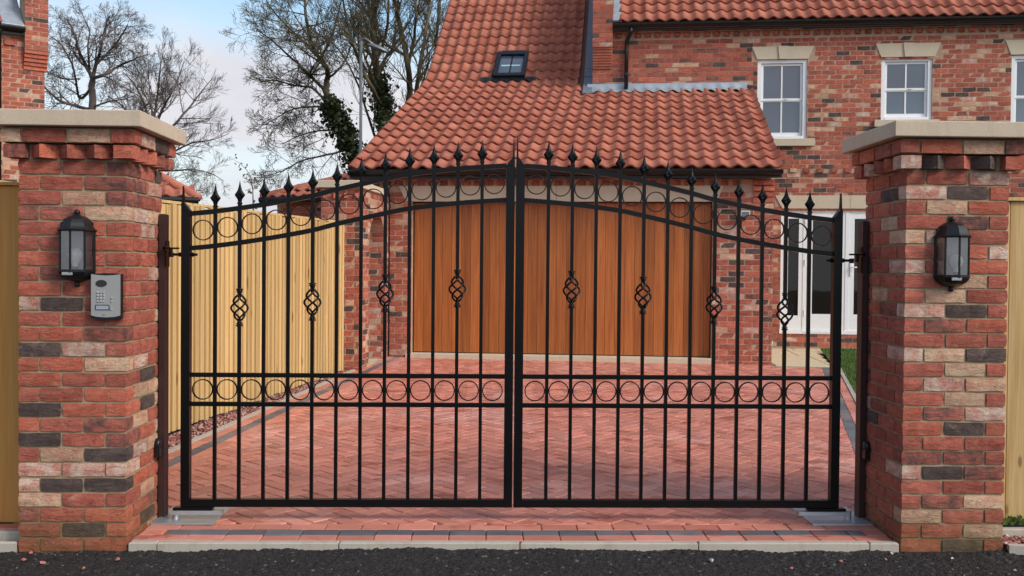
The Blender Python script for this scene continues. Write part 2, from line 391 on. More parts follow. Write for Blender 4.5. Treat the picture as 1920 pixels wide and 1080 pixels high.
class Bricks:                                          # gathers the bricks of one thing; the 300 that show largest become objects, the rest one joined part
    def __init__(s, root, meshes, geo, matj, limit=300): s.root = root; s.m = meshes; s.g = geo; s.mj = matj; s.l = []; s.limit = limit
    def put(s, M, sx=1.0, sz=1.0, ch=None, prio=0.0, sy=1.0, rng=random): s.l.append((prio, len(s.l), M, (sx, sy, sz), btype(ch, rng)))
    def panel(s, O, ax, n, L, z0, z1, holes=(), skip=None, vis=None, rng=random, gauge=GAUGE, ph=0, bond=.225):
        O = Vector(O); ax = Vector(ax).normalized(); n = Vector(n).normalized()
        R = Matrix((( ax.x, -n.x, 0), (ax.y, -n.y, 0), (0, 0, 1)))
        rows = int((z1-z0)/gauge+.3)
        for r in range(rows):
            zc = z0+(r+.5)*gauge; a = -(bond/2 if (r+ph) % 2 else 0)-(0)
            spans = [(0.0, L)]
            for (h0, h1, hz0, hz1) in holes:
                if hz0 < zc < hz1:
                    ns_ = []
                    for (p, q) in spans:
                        if h1 <= p or h0 >= q: ns_.append((p, q))
                        else:
                            if h0 > p: ns_.append((p, h0))
                            if h1 < q: ns_.append((h1, q))
                    spans = ns_
            while a < L:
                for (p, q) in spans:
                    x0, x1 = max(a, p), min(a+bond-.01, q)
                    if x1-x0 < .03: continue
                    xc = (x0+x1)/2
                    if skip and skip(xc, zc, x1-x0): continue
                    P = O+ax*xc; P.z = O.z+zc
                    M = Matrix.Translation(P-n*rng.uniform(-.0015, .003)) @ R.to_4x4()
                    s.put(M, (x1-x0)/BL, 1.0, None, (vis(xc, zc) if vis else 0), 1.0, rng)
                a += bond
    def flush(s):
        wm = Matrix.Translation(s.root.location) @ s.root.rotation_euler.to_matrix().to_4x4()
        def key(it):
            c = wm @ it[2].translation; x, y, d = pix(c)
            hid = 0 if (0 < x < 1920 and 0 < y < 1080) else 50
            return it[0]+hid+d*.1
        s.l.sort(key=key); jb = MB()
        for k, (pr, i, M, sc, t) in enumerate(s.l):
            if k < s.limit:
                o = obj('brick', s.m[i % len(s.m)], s.root); o.matrix_local = M @ Matrix.Diagonal((*sc, 1)); o.color = t
            else: jb.add(*s.g, M @ Matrix.Diagonal((*sc, 1)), t)
        if jb.v: stuff(jb.build('brickwork', s.mj, s.root))
def tile_geo(p=.21, L=.41, amp=.0215, n=10, th=.024, tail=.036):
    v = []; f = []
    for y in (0, L):
        for i in range(n+1):
            x = -.012+(p+.022)*i/n; z = amp*math.cos(2*math.pi*(x-.03)/p)*(1.0 if math.cos(2*math.pi*(x-.03)/p) < 0 else 1.15)
            v.append((x, y, z+(tail if y == 0 else 0)+(.004*(i/n))))
    for i in range(n+1): v.append((v[i][0], .004, v[i][2]-th))
    for i in range(n):
        f.append((i, i+1, n+1+i+1, n+1+i)); f.append((2*(n+1)+i, 2*(n+1)+i+1, i+1, i))
    f.append((0, n+1, 2*(n+1)))
    return v, f
TG = tile_geo(); TM = geo_mesh(TG, 'roof_tile', TILE)
TM.polygons.foreach_set('use_smooth', [i % 2 == 0 for i in range(len(TM.polygons))])
class Tiles:
    def __init__(s, root, limit=300): s.root = root; s.l = []; s.limit = limit
    def put(s, M, prio=0.0): s.l.append((prio, len(s.l), M, (random.random()**1.5, random.random(), 0, 1)))
    def flush(s):
        s.l.sort(key=lambda q: q[:2]); jb = MB()
        for k, (pr, i, M, t) in enumerate(s.l):
            M = M @ Matrix.Rotation(random.uniform(-.008, .008), 4, 'Z') @ Matrix.Translation((0, random.uniform(-.006, .006), random.uniform(-.002, .003)))
            if k < s.limit: o = obj('roof_tile', TM, s.root); o.matrix_local = M; o.color = t
            else: jb.add(*TG, M, t)
        if jb.v: stuff(jb.build('tile_field', TILEJ, s.root, True))

# ================================================================== the setting: ground, road, kerb, driveway
gz = lambda y: .05+.02*y                               # the drive rises gently from the road
GA = D2R(-8); GU = Vector((math.cos(GA), math.sin(GA), 0)); GV = Vector((-math.sin(GA), math.cos(GA), 0)); G0 = Vector((5.855, 8.333, 0))
def gl(u, v, z=0.0): p = G0+GU*u+GV*v; return Vector((p.x, p.y, z))      # garage frame -> world
b = MB(); ys = [(-60, -.03), (.02, -.03), (.06, .0), (9, .17), (14, .2), (600, .2)]
for (y0, z0), (y1, z1) in zip(ys[:-1], ys[1:]): b.quad((-500, y0, z0), (500, y0, z0), (500, y1, z1), (-500, y1, z1))
struct(b.build('ground', EARTH))
def road_patch(x0, x1, nx, y0, y1, ny, rough, seed):    # sheet of rolled asphalt; rough = height of the stones in it
    g = np.random.default_rng(seed); X, Y = np.meshgrid(np.linspace(x0, x1, nx+1), np.linspace(y0, y1, ny+1))
    Z = .004*np.sin(X*1.7+Y)
    if rough:
        n1 = g.normal(0, 1, X.shape); n2 = n1.copy()
        for k in range(2): n2 = (n2+np.roll(n2, 1, 0)+np.roll(n2, -1, 0)+np.roll(n2, 1, 1)+np.roll(n2, -1, 1))/5
        Z = Z+.017*np.sin(np.pi*np.clip(X/4.09, 0, 1))*np.clip((Y+.45)/.4, 0, 1)
        lap = np.clip((Y+.05)/.06, 0, 1)
        Z = Z+rough*(n2*1.5+.28*n1)+lap*.008*(1+np.sin(X*5.1)*np.sin(X*13+1)); X = X+g.normal(0, .0012, X.shape)
    else: Z = Z-.02*(Y < -2.5)
    V = np.stack([X.ravel(), Y.ravel(), Z.ravel()], 1); i, j = np.meshgrid(np.arange(nx), np.arange(ny)); a_ = (j*(nx+1)+i).ravel()
    return V, np.stack([a_, a_+1, a_+nx+2, a_+nx+1], 1)
b = MB()
for args in ((-1.6, 5.6, 900, -.62, .022, 80, .0042, 1), (-30, 30, 60, -12, -.62, 20, 0, 2), (-30, -1.6, 30, -.62, .02, 2, 0, 3), (5.6, 30, 30, -.62, .02, 2, 0, 4)):
    V_, F_ = road_patch(*args); b.add(V_.tolist(), F_.tolist())
struct(b.build('road', ASPH, None, True))
kerb = struct(MB().box(-.0, 4.08, .006, .048, -.03, .02).build('kerb', SAND))
for x0, x1 in ((.012, .155), (.161, 1.1), (1.106, 2.052), (2.058, 3.0), (3.006, 3.918), (3.924, 4.078)):
    bb = MB().cbox(x0, x1, .0, .052, -.02, .0545+random.uniform(-.001, .001), .006)
    bb.build('edging_stone', CONC, kerb)
drive = struct(obj('driveway', None, None, (0, 0, .05), (math.atan(.02), 0, 0)))
def clip(poly, A, B):                                  # keep the part left of A->B
    out = []
    f = lambda p: (B[0]-A[0])*(p[1]-A[1])-(B[1]-A[1])*(p[0]-A[0])
    for i in range(len(poly)):
        p, q = poly[i], poly[(i+1) % len(poly)]; fp, fq = f(p), f(q)
        if fp >= 0: out.append(p)
        if fp*fq < 0:
            t = fp/(fp-fq); out.append((p[0]+t*(q[0]-p[0]), p[1]+t*(q[1]-p[1])))
    return out
def area(P): return abs(sum(P[i][0]*P[(i+1) % len(P)][1]-P[(i+1) % len(P)][0]*P[i][1] for i in range(len(P))))/2
def inset(P, d):
    cx, cy = sum(p[0] for p in P)/len(P), sum(p[1] for p in P)/len(P)
    return [(p[0]+(cx-p[0])*min(.5, d/max(.01, math.hypot(cx-p[0], cy-p[1]))), p[1]+(cy-p[1])*min(.5, d/max(.01, math.hypot(cx-p[0], cy-p[1])))) for p in P]
left = lambda off, v: gl(-5.50+off, v)                 # left edge of the drive runs square to the garage
RA, RB = Vector((4.19, .37, 0)), Vector((6.55, 8.19, 0)); RD = (RB-RA).normalized(); RN = Vector((RD.y, -RD.x, 0))
LA, LB = left(.365, -8.9), left(.365, .0); RI, RJ = RA-RN*.05, RB-RN*.05
inner = [(LA.x, .375), (RI.x, .375), (RJ.x, RJ.y), (LB.x, LB.y)]
pv = []                                                # (poly, dark?)
s2 = math.sqrt(.5); w = .1
for i in range(-60, 110):
    for m_ in range(-40, 60):
        for (x, y, dx, dy) in ((i+4*m_, i, 2, 1), (i+2+4*m_, i-1, 1, 2)):
            g_ = .032
            P = [(x+g_, y+g_), (x+dx-g_, y+g_), (x+dx-g_, y+dy-g_), (x+g_, y+dy-g_)]
            P = [((p[0]-p[1])*s2*w+2.03, (p[0]+p[1])*s2*w+.4) for p in P]
            cx, cy = sum(p[0] for p in P)/4, sum(p[1] for p in P)/4
            if cy < .2 or cy > 9.6 or cx < -1.4 or cx > 7: continue
            Q = P
            for k in range(4): 
                Q = clip(Q, inner[k], inner[(k+1) % 4])
                if len(Q) < 3: break
            if len(Q) >= 3 and area(Q) > .0012: pv.append((Q, 0, len(Q) == 4 and abs(area(Q)-area(P)) < 1e-6))
def course(A, B, n0, wd, dark, ph=0.0, L=.2):          # a straight course of pavers along A->B, wd wide to the left
    d = (B-A); T = d.length; d.normalize(); nn = Vector((-d.y, d.x, 0)); a = -ph
    while a < T:
        x0, x1 = max(a, 0)+.0018, min(a+L, T)-.0018
        if x1-x0 > .02:
            c = [A+d*x0+nn*(n0+.0018), A+d*x1+nn*(n0+.0018), A+d*x1+nn*(n0+wd-.0018), A+d*x0+nn*(n0+wd-.0018)]
            pv.append(([(p.x, p.y) for p in c], dark, False))
        a += L
K0, K1 = Vector((.005, .056, 0)), Vector((4.085, .056, 0))
course(K0, K1, 0, .1, 0, .13); course(K0+Vector((.13, 0, 0)), K1-Vector((.12, 0, 0)), .104, .1, 1, .06); course(K0, K1, .208, .108, 0, .02)
pv.append(([(.008, .162), (.128, .162), (.128, .258), (.008, .258)], 0, False)); pv.append(([(3.972, .162), (4.082, .162), (4.082, .258), (3.972, .258)], 0, False))
L0, L1 = left(0, .0), left(0, -8.9)
course(L0, L1, .05, .1, 0); course(L0, L1, .153, .1, 1, .1); course(L0, L1, .257, .103, 0, .05)
course(RA, RB, -.05, .1, 1, .1); course(RA, RB, -.155, .1, 0, .04)
b = MB(); base = [(-1.3, .05), (5.0, .05), (7.3, 8.3), (6.0, 8.7), (.3, 9.3), (-1.0, 2.0)]
b.quad(*[(p[0], p[1], -.012) for p in [(.0, .054), (4.09, .054), (4.09, .5), (0, .5)]])
b.quad(*[(p[0], p[1], -.0125) for p in [(LA.x-.36, .5), (RA.x+.3, .5), (RB.x+.12, RB.y), (LB.x-.3, LB.y)]])
bed = b.build('joint_sand', SAND, drive)
pv.sort(key=lambda q: (sum(p[0] for p in q[0])/len(q[0])-CAM[0])**2*.6+(sum(p[1] for p in q[0])/len(q[0])-CAM[1])**2+(60 if not (0 < pix((sum(p[0] for p in q[0])/len(q[0]), sum(p[1] for p in q[0])/len(q[0]), .06))[0] < 1920) else 0))
def paver_geo(P, z=0.0):
    n = len(P); Q = inset(P, .005)
    v = [(p[0], p[1], z-.03) for p in P]+[(p[0], p[1], z-.004) for p in P]+[(p[0], p[1], z) for p in Q]
    f = []
    for k in range(2):
        for i in range(n): f.append((k*n+i, k*n+(i+1) % n, (k+1)*n+(i+1) % n, (k+1)*n+i))
    f.append(tuple(2*n+i for i in range(n))); return v, f
rp = random.Random(11); jb = MB(); under = lambda x, y: (-.556 < x < 0 or 4.087 < x < 4.65) and 0 < y < .556
share = {}
cnt = 0
for (P, dark, whole) in pv:
    cx, cy = sum(p[0] for p in P)/len(P), sum(p[1] for p in P)/len(P)
    if under(cx, cy): continue
    t = (.8 if dark else .2, rp.random(), 0, 1); z = rp.uniform(-.0022, .0018)
    LP = [(p[0]-cx, p[1]-cy) for p in P]
    if cnt < 300:
        key = (whole, round(LP[0][0], 3), round(LP[0][1], 3), round(LP[2][0], 3)) if whole or len(P) == 4 else None
        if key not in share or key is None:
            bb = MB(); bb.add(*paver_geo(LP)); share[key] = bb.mesh('paver', PAVER)
        o = obj('paver', share[key], drive, (cx, cy, z), (rp.uniform(-.006, .006), rp.uniform(-.006, .006), 0)); o.color = t; cnt += 1
    else:
        jb.add(*paver_geo(P, z), None, t)
stuff(jb.build('paving_field', PAVERJ, drive))
# left edging strip and gravel bed by the tall fence
edge = struct(obj('drive_edging', None, None))
v_ = -8.6
while v_ < -1.75:
    p, q = gl(-5.50, v_), gl(-5.50, min(v_+.91, -1.7)); n_ = GU
    P = [p, p+n_*.05, q+n_*.05, q]
    MB().hexa([(a.x, a.y, gz(a.y)-.05) for a in P]+[(a.x, a.y, gz(a.y)+.012) for a in P]).build('edging_stone', CONC, edge)
    v_ += .915
def stones(name, pts, smin, smax, mat, parent=None, rng=random.Random(5)):
    jb = MB()
    for (x, y, z) in pts:
        s = rng.uniform(smin, smax); t = (rng.random(), rng.random(), 0, 1); k = len(jb.v)
        vs = []
        for d in ((1, 0, 0), (-1, 0, 0), (0, 1, 0), (0, -1, 0), (0, 0, 1), (0, 0, -1), (.7, .7, .3), (-.7, .6, .4), (.5, -.7, .5)):
            q = rng.uniform(.65, 1.1)*s; vs.append((d[0]*q, d[1]*q, d[2]*q*.75))
        fs = [(4, 0, 6), (4, 6, 2), (4, 2, 7), (4, 7, 1), (4, 1, 3), (4, 3, 8), (4, 8, 0), (5, 6, 0), (5, 2, 6), (5, 7, 2), (5, 1, 7), (5, 3, 1), (5, 8, 3), (5, 0, 8)]
        jb.add(vs, fs, Matrix.Translation((x, y, z)) @ Matrix.Rotation(rng.uniform(0, 6.28), 4, 'Z') @ Matrix.Rotation(rng.uniform(-.6, .6), 4, 'X'), t)
    return jb.build(name, mat, parent)
rg = random.Random(8); pts = []
for k in range(4200):
    p = gl(rg.uniform(-5.80, -5.505), rg.uniform(-8.3, -1.5)); pts.append((p.x, p.y, gz(p.y)-.012+rg.uniform(-.006, .008)))
tag(stuff(stones('gravel', pts, .009, .019, GRAVEL)), 'strip of red gravel between the pale fence and the drive edging', 'gravel')
pts = [(rg.uniform(4.66, 5.25), rg.uniform(.03, .2), .03+rg.uniform(0, .012)) for k in range(420)]
tag(stuff(stones('gravel', pts, .010, .020, GRAVEL)), 'patch of red gravel beside the pier without intercom', 'gravel')
pts = [(rg.uniform(-1.2, -.565), rg.uniform(.03, .09), .02+rg.uniform(0, .012)) for k in range(300)]
tag(stuff(stones('gravel', pts, .010, .020, GRAVEL)), 'little bank of red gravel beside the pier with intercom', 'gravel')
pe = struct(obj('pavement_edging', None, None))
MB().cbox(-1.3, -.566, .0, .03, -.02, .055, .006).build('edging_stone', CONC, pe)
MB().cbox(-1.3, -.566, .095, .145, -.02, .085, .006).build('edging_stone', CONC, pe)
for k in range(4): o = MB().cbox(-.77-.2*k, -.572-.2*k, .148, .245, -.02, .09, .005).build('paver', PAVER, pe); o.color = (.2, random.random(), 0, 1)
MB().hexa([(4.66, -.03, -.02), (5.4, -.16, -.02), (5.4, -.115, -.02), (4.67, .015, -.02), (4.66, -.03, .05), (5.4, -.16, .05), (5.4, -.115, .05), (4.67, .015, .05)]).build('edging_stone', CONC, pe)
MB().cbox(4.655, 5.4, .21, .26, -.02, .075, .006).build('edging_stone', CONC, pe)
# loose chips lying on the road
for (px_, py_, sc_, c_) in ((57, 1041, .013, 'r'), (45, 1053, .012, 'r'), (80, 1060, .015, 'r'), (157, 1069, .011, 'r'), (221, 1053, .013, 'r'), (1484, 1070, .014, 'r'), (1577, 1056, .012, 'r'), (1659, 1053, .012, 'r'), (1672, 1041, .011, 'w'), (1511, 1039, .010, 'w'), (1334, 1055, .016, 'w'), (1092, 1034, .011, 'w'), (1078, 1046, .008, 'r'), (987, 1032, .008, 'w'), (1150, 1028, .008, 'w'), (1785, 1050, .009, 'w'), (1903, 1073, .012, 'w'), (961, 1037, .007, 'w')):
    d_ = (at(px_, py_, 1)-Vector(CAM)); t_ = -CAM[2]/d_.z; P = Vector(CAM)+d_*t_
    o = stones('loose_chip', [(0, 0, 0)], sc_, sc_*1.15, CHIP_R if c_ == 'r' else CHIP_W); o.location = (P.x, P.y, sc_*.55+.004)
    tag(o, 'small red stone chip lying loose on the black road' if c_ == 'r' else 'small pale stone chip lying loose on the black road', 'stone', 'red chips on the road' if c_ == 'r' else 'pale chips on the road')

# ================================================================== gate piers
WP, GW = .556, 4.087
def pier(name, label, x0, rows, z0, seed):
    root = thing(name, label, 'pier', (x0, 0, 0)); rng = random.Random(seed)
    n = len(rows); ztop = z0+n*GAUGE; W2 = WP
    MB().box(.009, W2-.009, .009, W2-.009, min(z0, 0)-.1, ztop+.001).build('mortar_core', MORTAR, root)
    L = (W2-.0)/2.5-.0
    mod = (W2+.01)/2.5; full = mod-.01; half = mod/2-.01
    bk = Bricks(root, PBM, JB, MB_BRICKJ, 300)
    cor = [((0, 0), (1, 0), (0, -1)), ((W2, 0), (0, 1), (1, 0)), ((W2, W2), (-1, 0), (0, 1)), ((0, W2), (0, -1), (-1, 0))]
    def side(k): (o, a, nn) = cor[k]; return Vector((*o, 0)), Vector((*a, 0)), Vector((*nn, 0))
    def place(k, a0, a1, zc, ch, out=0.0, sz=1.0):
        o, a, nn = side(k); R = Matrix(((a.x, -nn.x, 0), (a.y, -nn.y, 0), (0, 0, 1)))
        P = o+a*((a0+a1)/2)+nn*(out+rng.uniform(-.002, .002)); P.z = zc+rng.uniform(-.0012, .0012)
        bk.put(Matrix.Translation(P) @ R.to_4x4() @ Matrix.Rotation(rng.uniform(-.006, .006), 4, 'Y'), (a1-a0)/BL, sz, ch, k, 1.0, rng)
    for r, codes in enumerate(rows):
        zc = z0+(r+.5)*GAUGE; A = r % 2 == 0
        for k in range(4):
            if A: sp = [(mod/2, mod/2+full), (mod*1.5, mod*1.5+full)]
            else: sp = [(0, full), (mod, mod+full)]
            for q, (a0, a1) in enumerate(sp):
                ch = None
                if k == 0: ch = codes[q+1] if A else codes[q]
                if k == 3 and A and q == 1: ch = codes[0]      # its end shows as the half brick on the front
                if k == 1 and not A and q == 0: ch = codes[2]
                if k == 1 and ch is None and rng.random() < .12: ch = 'p'
                place(k, a0, a1, zc, ch)
    # dog-tooth course: bricks laid at 45 degrees so that one corner juts out
    zc = ztop+GAUGE/2
    MB().box(.006, W2-.006, .006, W2-.006, ztop+.001, ztop+GAUGE).build('mortar_core', MORTAR, root)
    for k in range(4):
        o, a, nn = side(k)
        nD = 3
        for i in range(nD):
            c = W2*(i+1)/(nD+1)
            P = o+a*c+nn*.066; ang = math.atan2(a.y, a.x)
            M = Matrix.Translation((P.x, P.y, zc)) @ Matrix.Rotation(ang+D2R(45), 4, 'Z') @ Matrix.Translation((.051, 0, 0))
            bk.put(M, .1025/BL, 1.02, rng.choice('rrrrpmd'), k, 1.0, rng)
        P = o+nn*.0+a*.0; diag = (nn-a).normalized()
        M = Matrix.Translation((P.x+nn.x*.052-a.x*.052, P.y+nn.y*.052-a.y*.052, zc)) @ Matrix.Rotation(math.atan2(a.y, a.x), 4, 'Z') @ Matrix.Translation((.055, 0, 0))
        bk.put(M, .11/BL, 1.02, rng.choice('rrpm'), k, 1.0, rng)
    # oversailing top course
    z1 = ztop+GAUGE; zc = z1+GAUGE/2; ov = .062
    MB().box(-ov+.012, W2+ov-.012, -ov+.012, W2+ov-.012, z1+.004, z1+GAUGE).build('mortar_core', MORTAR, root)
    T = W2+2*ov
    for k in range(4):
        a = -ov+.1125
        tops = {0: 'rcr', 1: 'pdr'}.get(k) if name and x0 < 0 else {0: 'rcm', 3: 'rmr'}.get(k)
        q = 0
        while a < W2+ov-.02:
            e_ = min(a+.215, W2+ov)
            if W2+ov-e_ < .05: e_ = W2+ov
            place(k, a, e_, zc, tops[min(q, 2)] if tops else None, ov); a = e_+.01; q += 1
    bk.flush()
    zc0 = z1+GAUGE+.001; oc = .1057
    zc0 = max(zc0, 2.205)
    MB().box(-.03, W2+.03, -.03, W2+.03, z1+GAUGE-.002, zc0+.004).build('bedding_mortar', MORTAR, root)
    c = MB(); c.cbox(-oc, W2+oc, -oc, W2+oc, zc0, 2.287, .004)
    c.build('capstone', STONE, root)
    return root
LROWS = ['rrr', 'rdr', 'mrr', 'crr', 'pdd', 'ppp', 'rcd', 'drm', 'rrm', 'drr', 'rrr', 'rrr', 'rrc', 'dpr', 'rrm', 'rrr', 'pdr', 'rrr', 'rmr', 'rrr', 'rrr', 'rrr', 'mmc', 'rcm', 'rrm', 'rrm']
RROWS = ['rrr', 'rdr', 'rrc', 'crr', 'rmc', 'rrr', 'pdm', 'mmr', 'rrr', 'rdr', 'rmp', 'rcr', 'rpc', 'rcr', 'pcd', 'rrr', 'rmr', 'pdr', 'rcr', 'rcr', 'prr', 'rrp', 'cpr', 'rmr', 'rcr', 'pdr', 'rrp']
pl = pier('gate_pier', 'brick gate pier with pale capstone carrying the grey intercom panel and a lantern', -WP, LROWS, .002, 21)
pr = pier('gate_pier', 'brick gate pier with pale capstone carrying only a lantern, darker inner side', GW, RROWS, -.078, 22)

# ------------------------------------------------------------------ lanterns
def lantern(x, z0, label):
    t = thing('wall_lantern', label, 'lantern', (x, -.004, z0), 0, 'half lanterns on the gate piers')
    H0, H1 = .085, .29                                  # glazed body
    a0, a1 = -math.pi, 0.0
    MB().cbox(-.082, .082, -.010, .004, .05, .335, .003).build('back_plate', BLACKP, t)
    b = MB().lathe([(.100, .286), (.102, .292), (.091, .299), (.083, .311), (.077, .330), (.066, .348), (.045, .362), (.020, .370), (.012, .374), (.012, .380)], n=4, a0=a0, a1=a1)
    b.lathe([(.0, .2885), (.099, .288)], n=4, a0=a0, a1=a1); b.build('roof', BLACKP, t)
    MB().lathe([(.0, .374), (.012, .376), (.015, .383), (.015, .390), (.010, .397), (.0, .400)], n=12).build('finial', BLACKP, t, True)
    MB().box(-.078, .078, -.0135, -.0105, .090, .285).build('reflector', plain('grey_reflector', (.17, .17, .19), .35), t)
    R = .088
    for k in range(5):
        a = a0+(a1-a0)*k/4; p = Vector((R*math.cos(a), R*math.sin(a), 0))
        MB().tube([(p.x, p.y, H0-.002), (p.x, p.y, H1)], .0062, 6).build('post', BLACKP, t)
    for k in range(4):
        aa, ab = a0+(a1-a0)*(k+.06)/4, a0+(a1-a0)*(k+.94)/4
        r_ = R*.985; p, q = (r_*math.cos(aa), r_*math.sin(aa)), (r_*math.cos(ab), r_*math.sin(ab))
        MB().quad((*p, H0+.004), (*q, H0+.004), (*q, H1-.002), (*p, H1-.002)).build('glass_pane', CLEAR, t)
    b = MB().lathe([(.096, .087), (.096, .078), (.091, .068), (.080, .053), (.062, .041), (.038, .032), (.017, .026), (.010, .022), (.010, .017)], n=4, a0=a0, a1=a1)
    b.lathe([(.0, .0865), (.095, .086)], n=4, a0=a0, a1=a1); b.build('base', BLACKP, t)
    MB().lathe([(.0, .0), (.010, .002), (.014, .009), (.013, .016), (.009, .022), (.008, .03)], n=12).build('finial', BLACKP, t, True)
    MB().cbox(-.040, .012, -.093, -.086, .060, .076, .002).build('sensor_window', plain('sensor_lens', (.30, .30, .31), .35), t)
    bl = MB().lathe([(.014, .088), (.014, .115), (.018, .125), (.030, .145), (.034, .162), (.030, .182), (.018, .196), (.0, .200)], c=(.006, -.042, 0), n=16).build('bulb', BULB, t, True)
    MB().lathe([(.017, .083), (.017, .105)], c=(.006, -.042, 0), n=12).build('bulb_holder', BLACKP, t)
    return t
lantern(-.252, 1.387, 'black half lantern on the pier above the intercom panel')
lantern(4.334, 1.398, 'black half lantern on the pier that has no intercom')
# ------------------------------------------------------------------ intercom
t = thing('intercom_panel', 'silver grey intercom panel with keypad on the brick pier', 'intercom', (-.0935, -.004, 1.338))
w_, h_ = .0765, .121
P = [(-w_, -h_*.93), (-w_*.6, -h_*.975), (0, -h_), (w_*.6, -h_*.975), (w_, -h_*.93), (w_, h_*.97), (w_*.5, h_*.99), (0, h_), (-w_*.5, h_*.99), (-w_, h_*.97)]
MB().prism(P, lambda a, c, d: (a, d, c), -.030, .004).build('housing', BLACKP, t)
P = [(-w_*.97, -h_*.80), (-w_*.6, -h_*.86), (0, -h_*.885), (w_*.6, -h_*.86), (w_*.97, -h_*.80), (w_*.97, h_*.955), (w_*.5, h_*.915), (0, h_*.90), (-w_*.5, h_*.915), (-w_*.97, h_*.955)]
MB().prism(P, lambda a, c, d: (a, d, c), -.034, -.029).build('face_plate', SILVER, t)
MB().prism([(.029*math.cos(a/24*6.283)-.022, .018*math.sin(a/24*6.283)+.068) for a in range(24)], lambda a, c, d: (a, d, c), -.036, -.033).build('speaker_grille', DARKG, t)
for r in range(4):
    for c in range(3): MB().lathe([(.0045, 0), (.0045, .004), (.003, .006), (0, .0065)], n=8).build('key', KEY, t, True, (-.040+.0155*c, -.0335, .022-.0155*r), (D2R(90), 0, 0))
for r in range(3): MB().lathe([(.0045, 0), (.0045, .004), (.003, .006), (0, .0065)], n=8).build('key', KEY, t, True, (.032, -.0335, (-.008, -.024, -.064)[r]), (D2R(90), 0, 0))
MB().cbox(-.052, .020, -.0365, -.033, -.070, -.042, .001).build('display_frame', BLACKP, t)
MB().box(-.048, .016, -.0372, -.036, -.066, -.046).build('display', LCD, t)
MB().cbox(-.015, .001, -.036, -.033, -.098, -.089, .001).build('key', KEY, t)

# ================================================================== gates
Y0 = .45
ST = [(0, 1.796), (.125, 1.809), (.37, 1.845), (.675, 1.902), (.82, 1.941), (1.09, 2.003), (1.24, 2.034), (1.53, 2.068), (1.80, 2.088)]
def rail_z(s):
    i = 0
    while i < len(ST)-2 and s > ST[i+1][0]: i += 1
    def tang(k):
        a, c = ST[max(0, k-1)], ST[min(len(ST)-1, k+1)]; return (c[1]-a[1])/(c[0]-a[0])
    (x0, z0), (x1, z1) = ST[i], ST[i+1]; h = x1-x0; q = (s-x0)/h
    return (2*q**3-3*q*q+1)*z0+(q**3-2*q*q+q)*h*tang(i)+(-2*q**3+3*q*q)*z1+(q**3-q*q)*h*tang(i+1)
def finial_geo():
    b = MB(); prof = [(0, .011), (.012, .0115), (.022, .014), (.036, .024), (.047, .0305), (.058, .022), (.072, .0135), (.092, .0075), (.112, .0035), (.128, .0006)]
    for z, r in prof:                                   # four-cornered spear with hollow faces
        for k in range(8):
            a = k*math.pi/4; hol = math.exp(-((z-.047)/.014)**2); rr_ = r if k in (0, 4) else (r*(.72-.47*hol) if k in (2, 6) else r*.72)
            b.v.append((rr_*math.cos(a), rr_*.80*math.sin(a), z))
    for i in range(len(prof)-1):
        for k in range(8):
            a, c = i*8+k, i*8+(k+1) % 8; b.f.append((a, c, c+8, a+8))
    b.cb = None
    b.box(-.0125, .0125, -.0125, .0125, -.006, .003); return b
FIN = finial_geo().mesh('finial', IRON)
def basket_geo():
    b = MB(); H = .15
    for k in range(4):
        pts = []; rad = []
        for i in range(15):
            q = i/14; a = k*math.pi/2+.4+q*math.pi*1.35; r = .006+.040*math.sin(math.pi*q)**.85
            pts.append((r*math.cos(a), r*math.sin(a), -H/2+H*q)); rad.append(.0062)
        b.tube(pts, rad, 6)
    for sgn in (-1, 1):
        b.lathe([(.010, sgn*.070), (.0125, sgn*.080), (.0115, sgn*.092)], n=10)
        b.box(-.0145, .0145, -.0145, .0145, sgn*.103-.004, sgn*.103+.004)
        b.box(-.0145, .0145, -.0145, .0145, sgn*.093-.002, sgn*.093+.002)
        b.box(-.010, .010, -.010, .010, min(sgn*.083, sgn*.107), max(sgn*.083, sgn*.107))
    return b
BAS = basket_geo().mesh('basket_twist', IRON, True)
rg_ = MB()
for k in range(28):
    pass
def ring_geo(R=.0572, w=.0042, d=.0075, n=32):
    b = MB()
    for k in range(n):
        a = 2*math.pi*k/n
        for (r, y) in ((R-w, -d), (R+w*.35, -d), (R+w*.35, d), (R-w, d)): b.v.append((r*math.cos(a), y, r*math.sin(a)))
    for k in range(n):
        for i in range(4):
            a, c = k*4+i, k*4+(i+1) % 4; e_ = ((k+1) % n)*4
            b.f.append((a, c, e_+(i+1) % 4, e_+i))
    return b
RING = ring_geo().mesh('ring', IRON)
def sq(mb, x, z0, z1, h=.0095, y=0.0, dz=0.0): mb.hexa([(x-h, y-h, z0), (x+h, y-h, z0), (x+h, y+h, z0), (x-h, y+h, z0), (x-h, y-h, z1), (x+h, y-h, z1), (x+h, y+h, z1), (x-h, y+h, z1)])
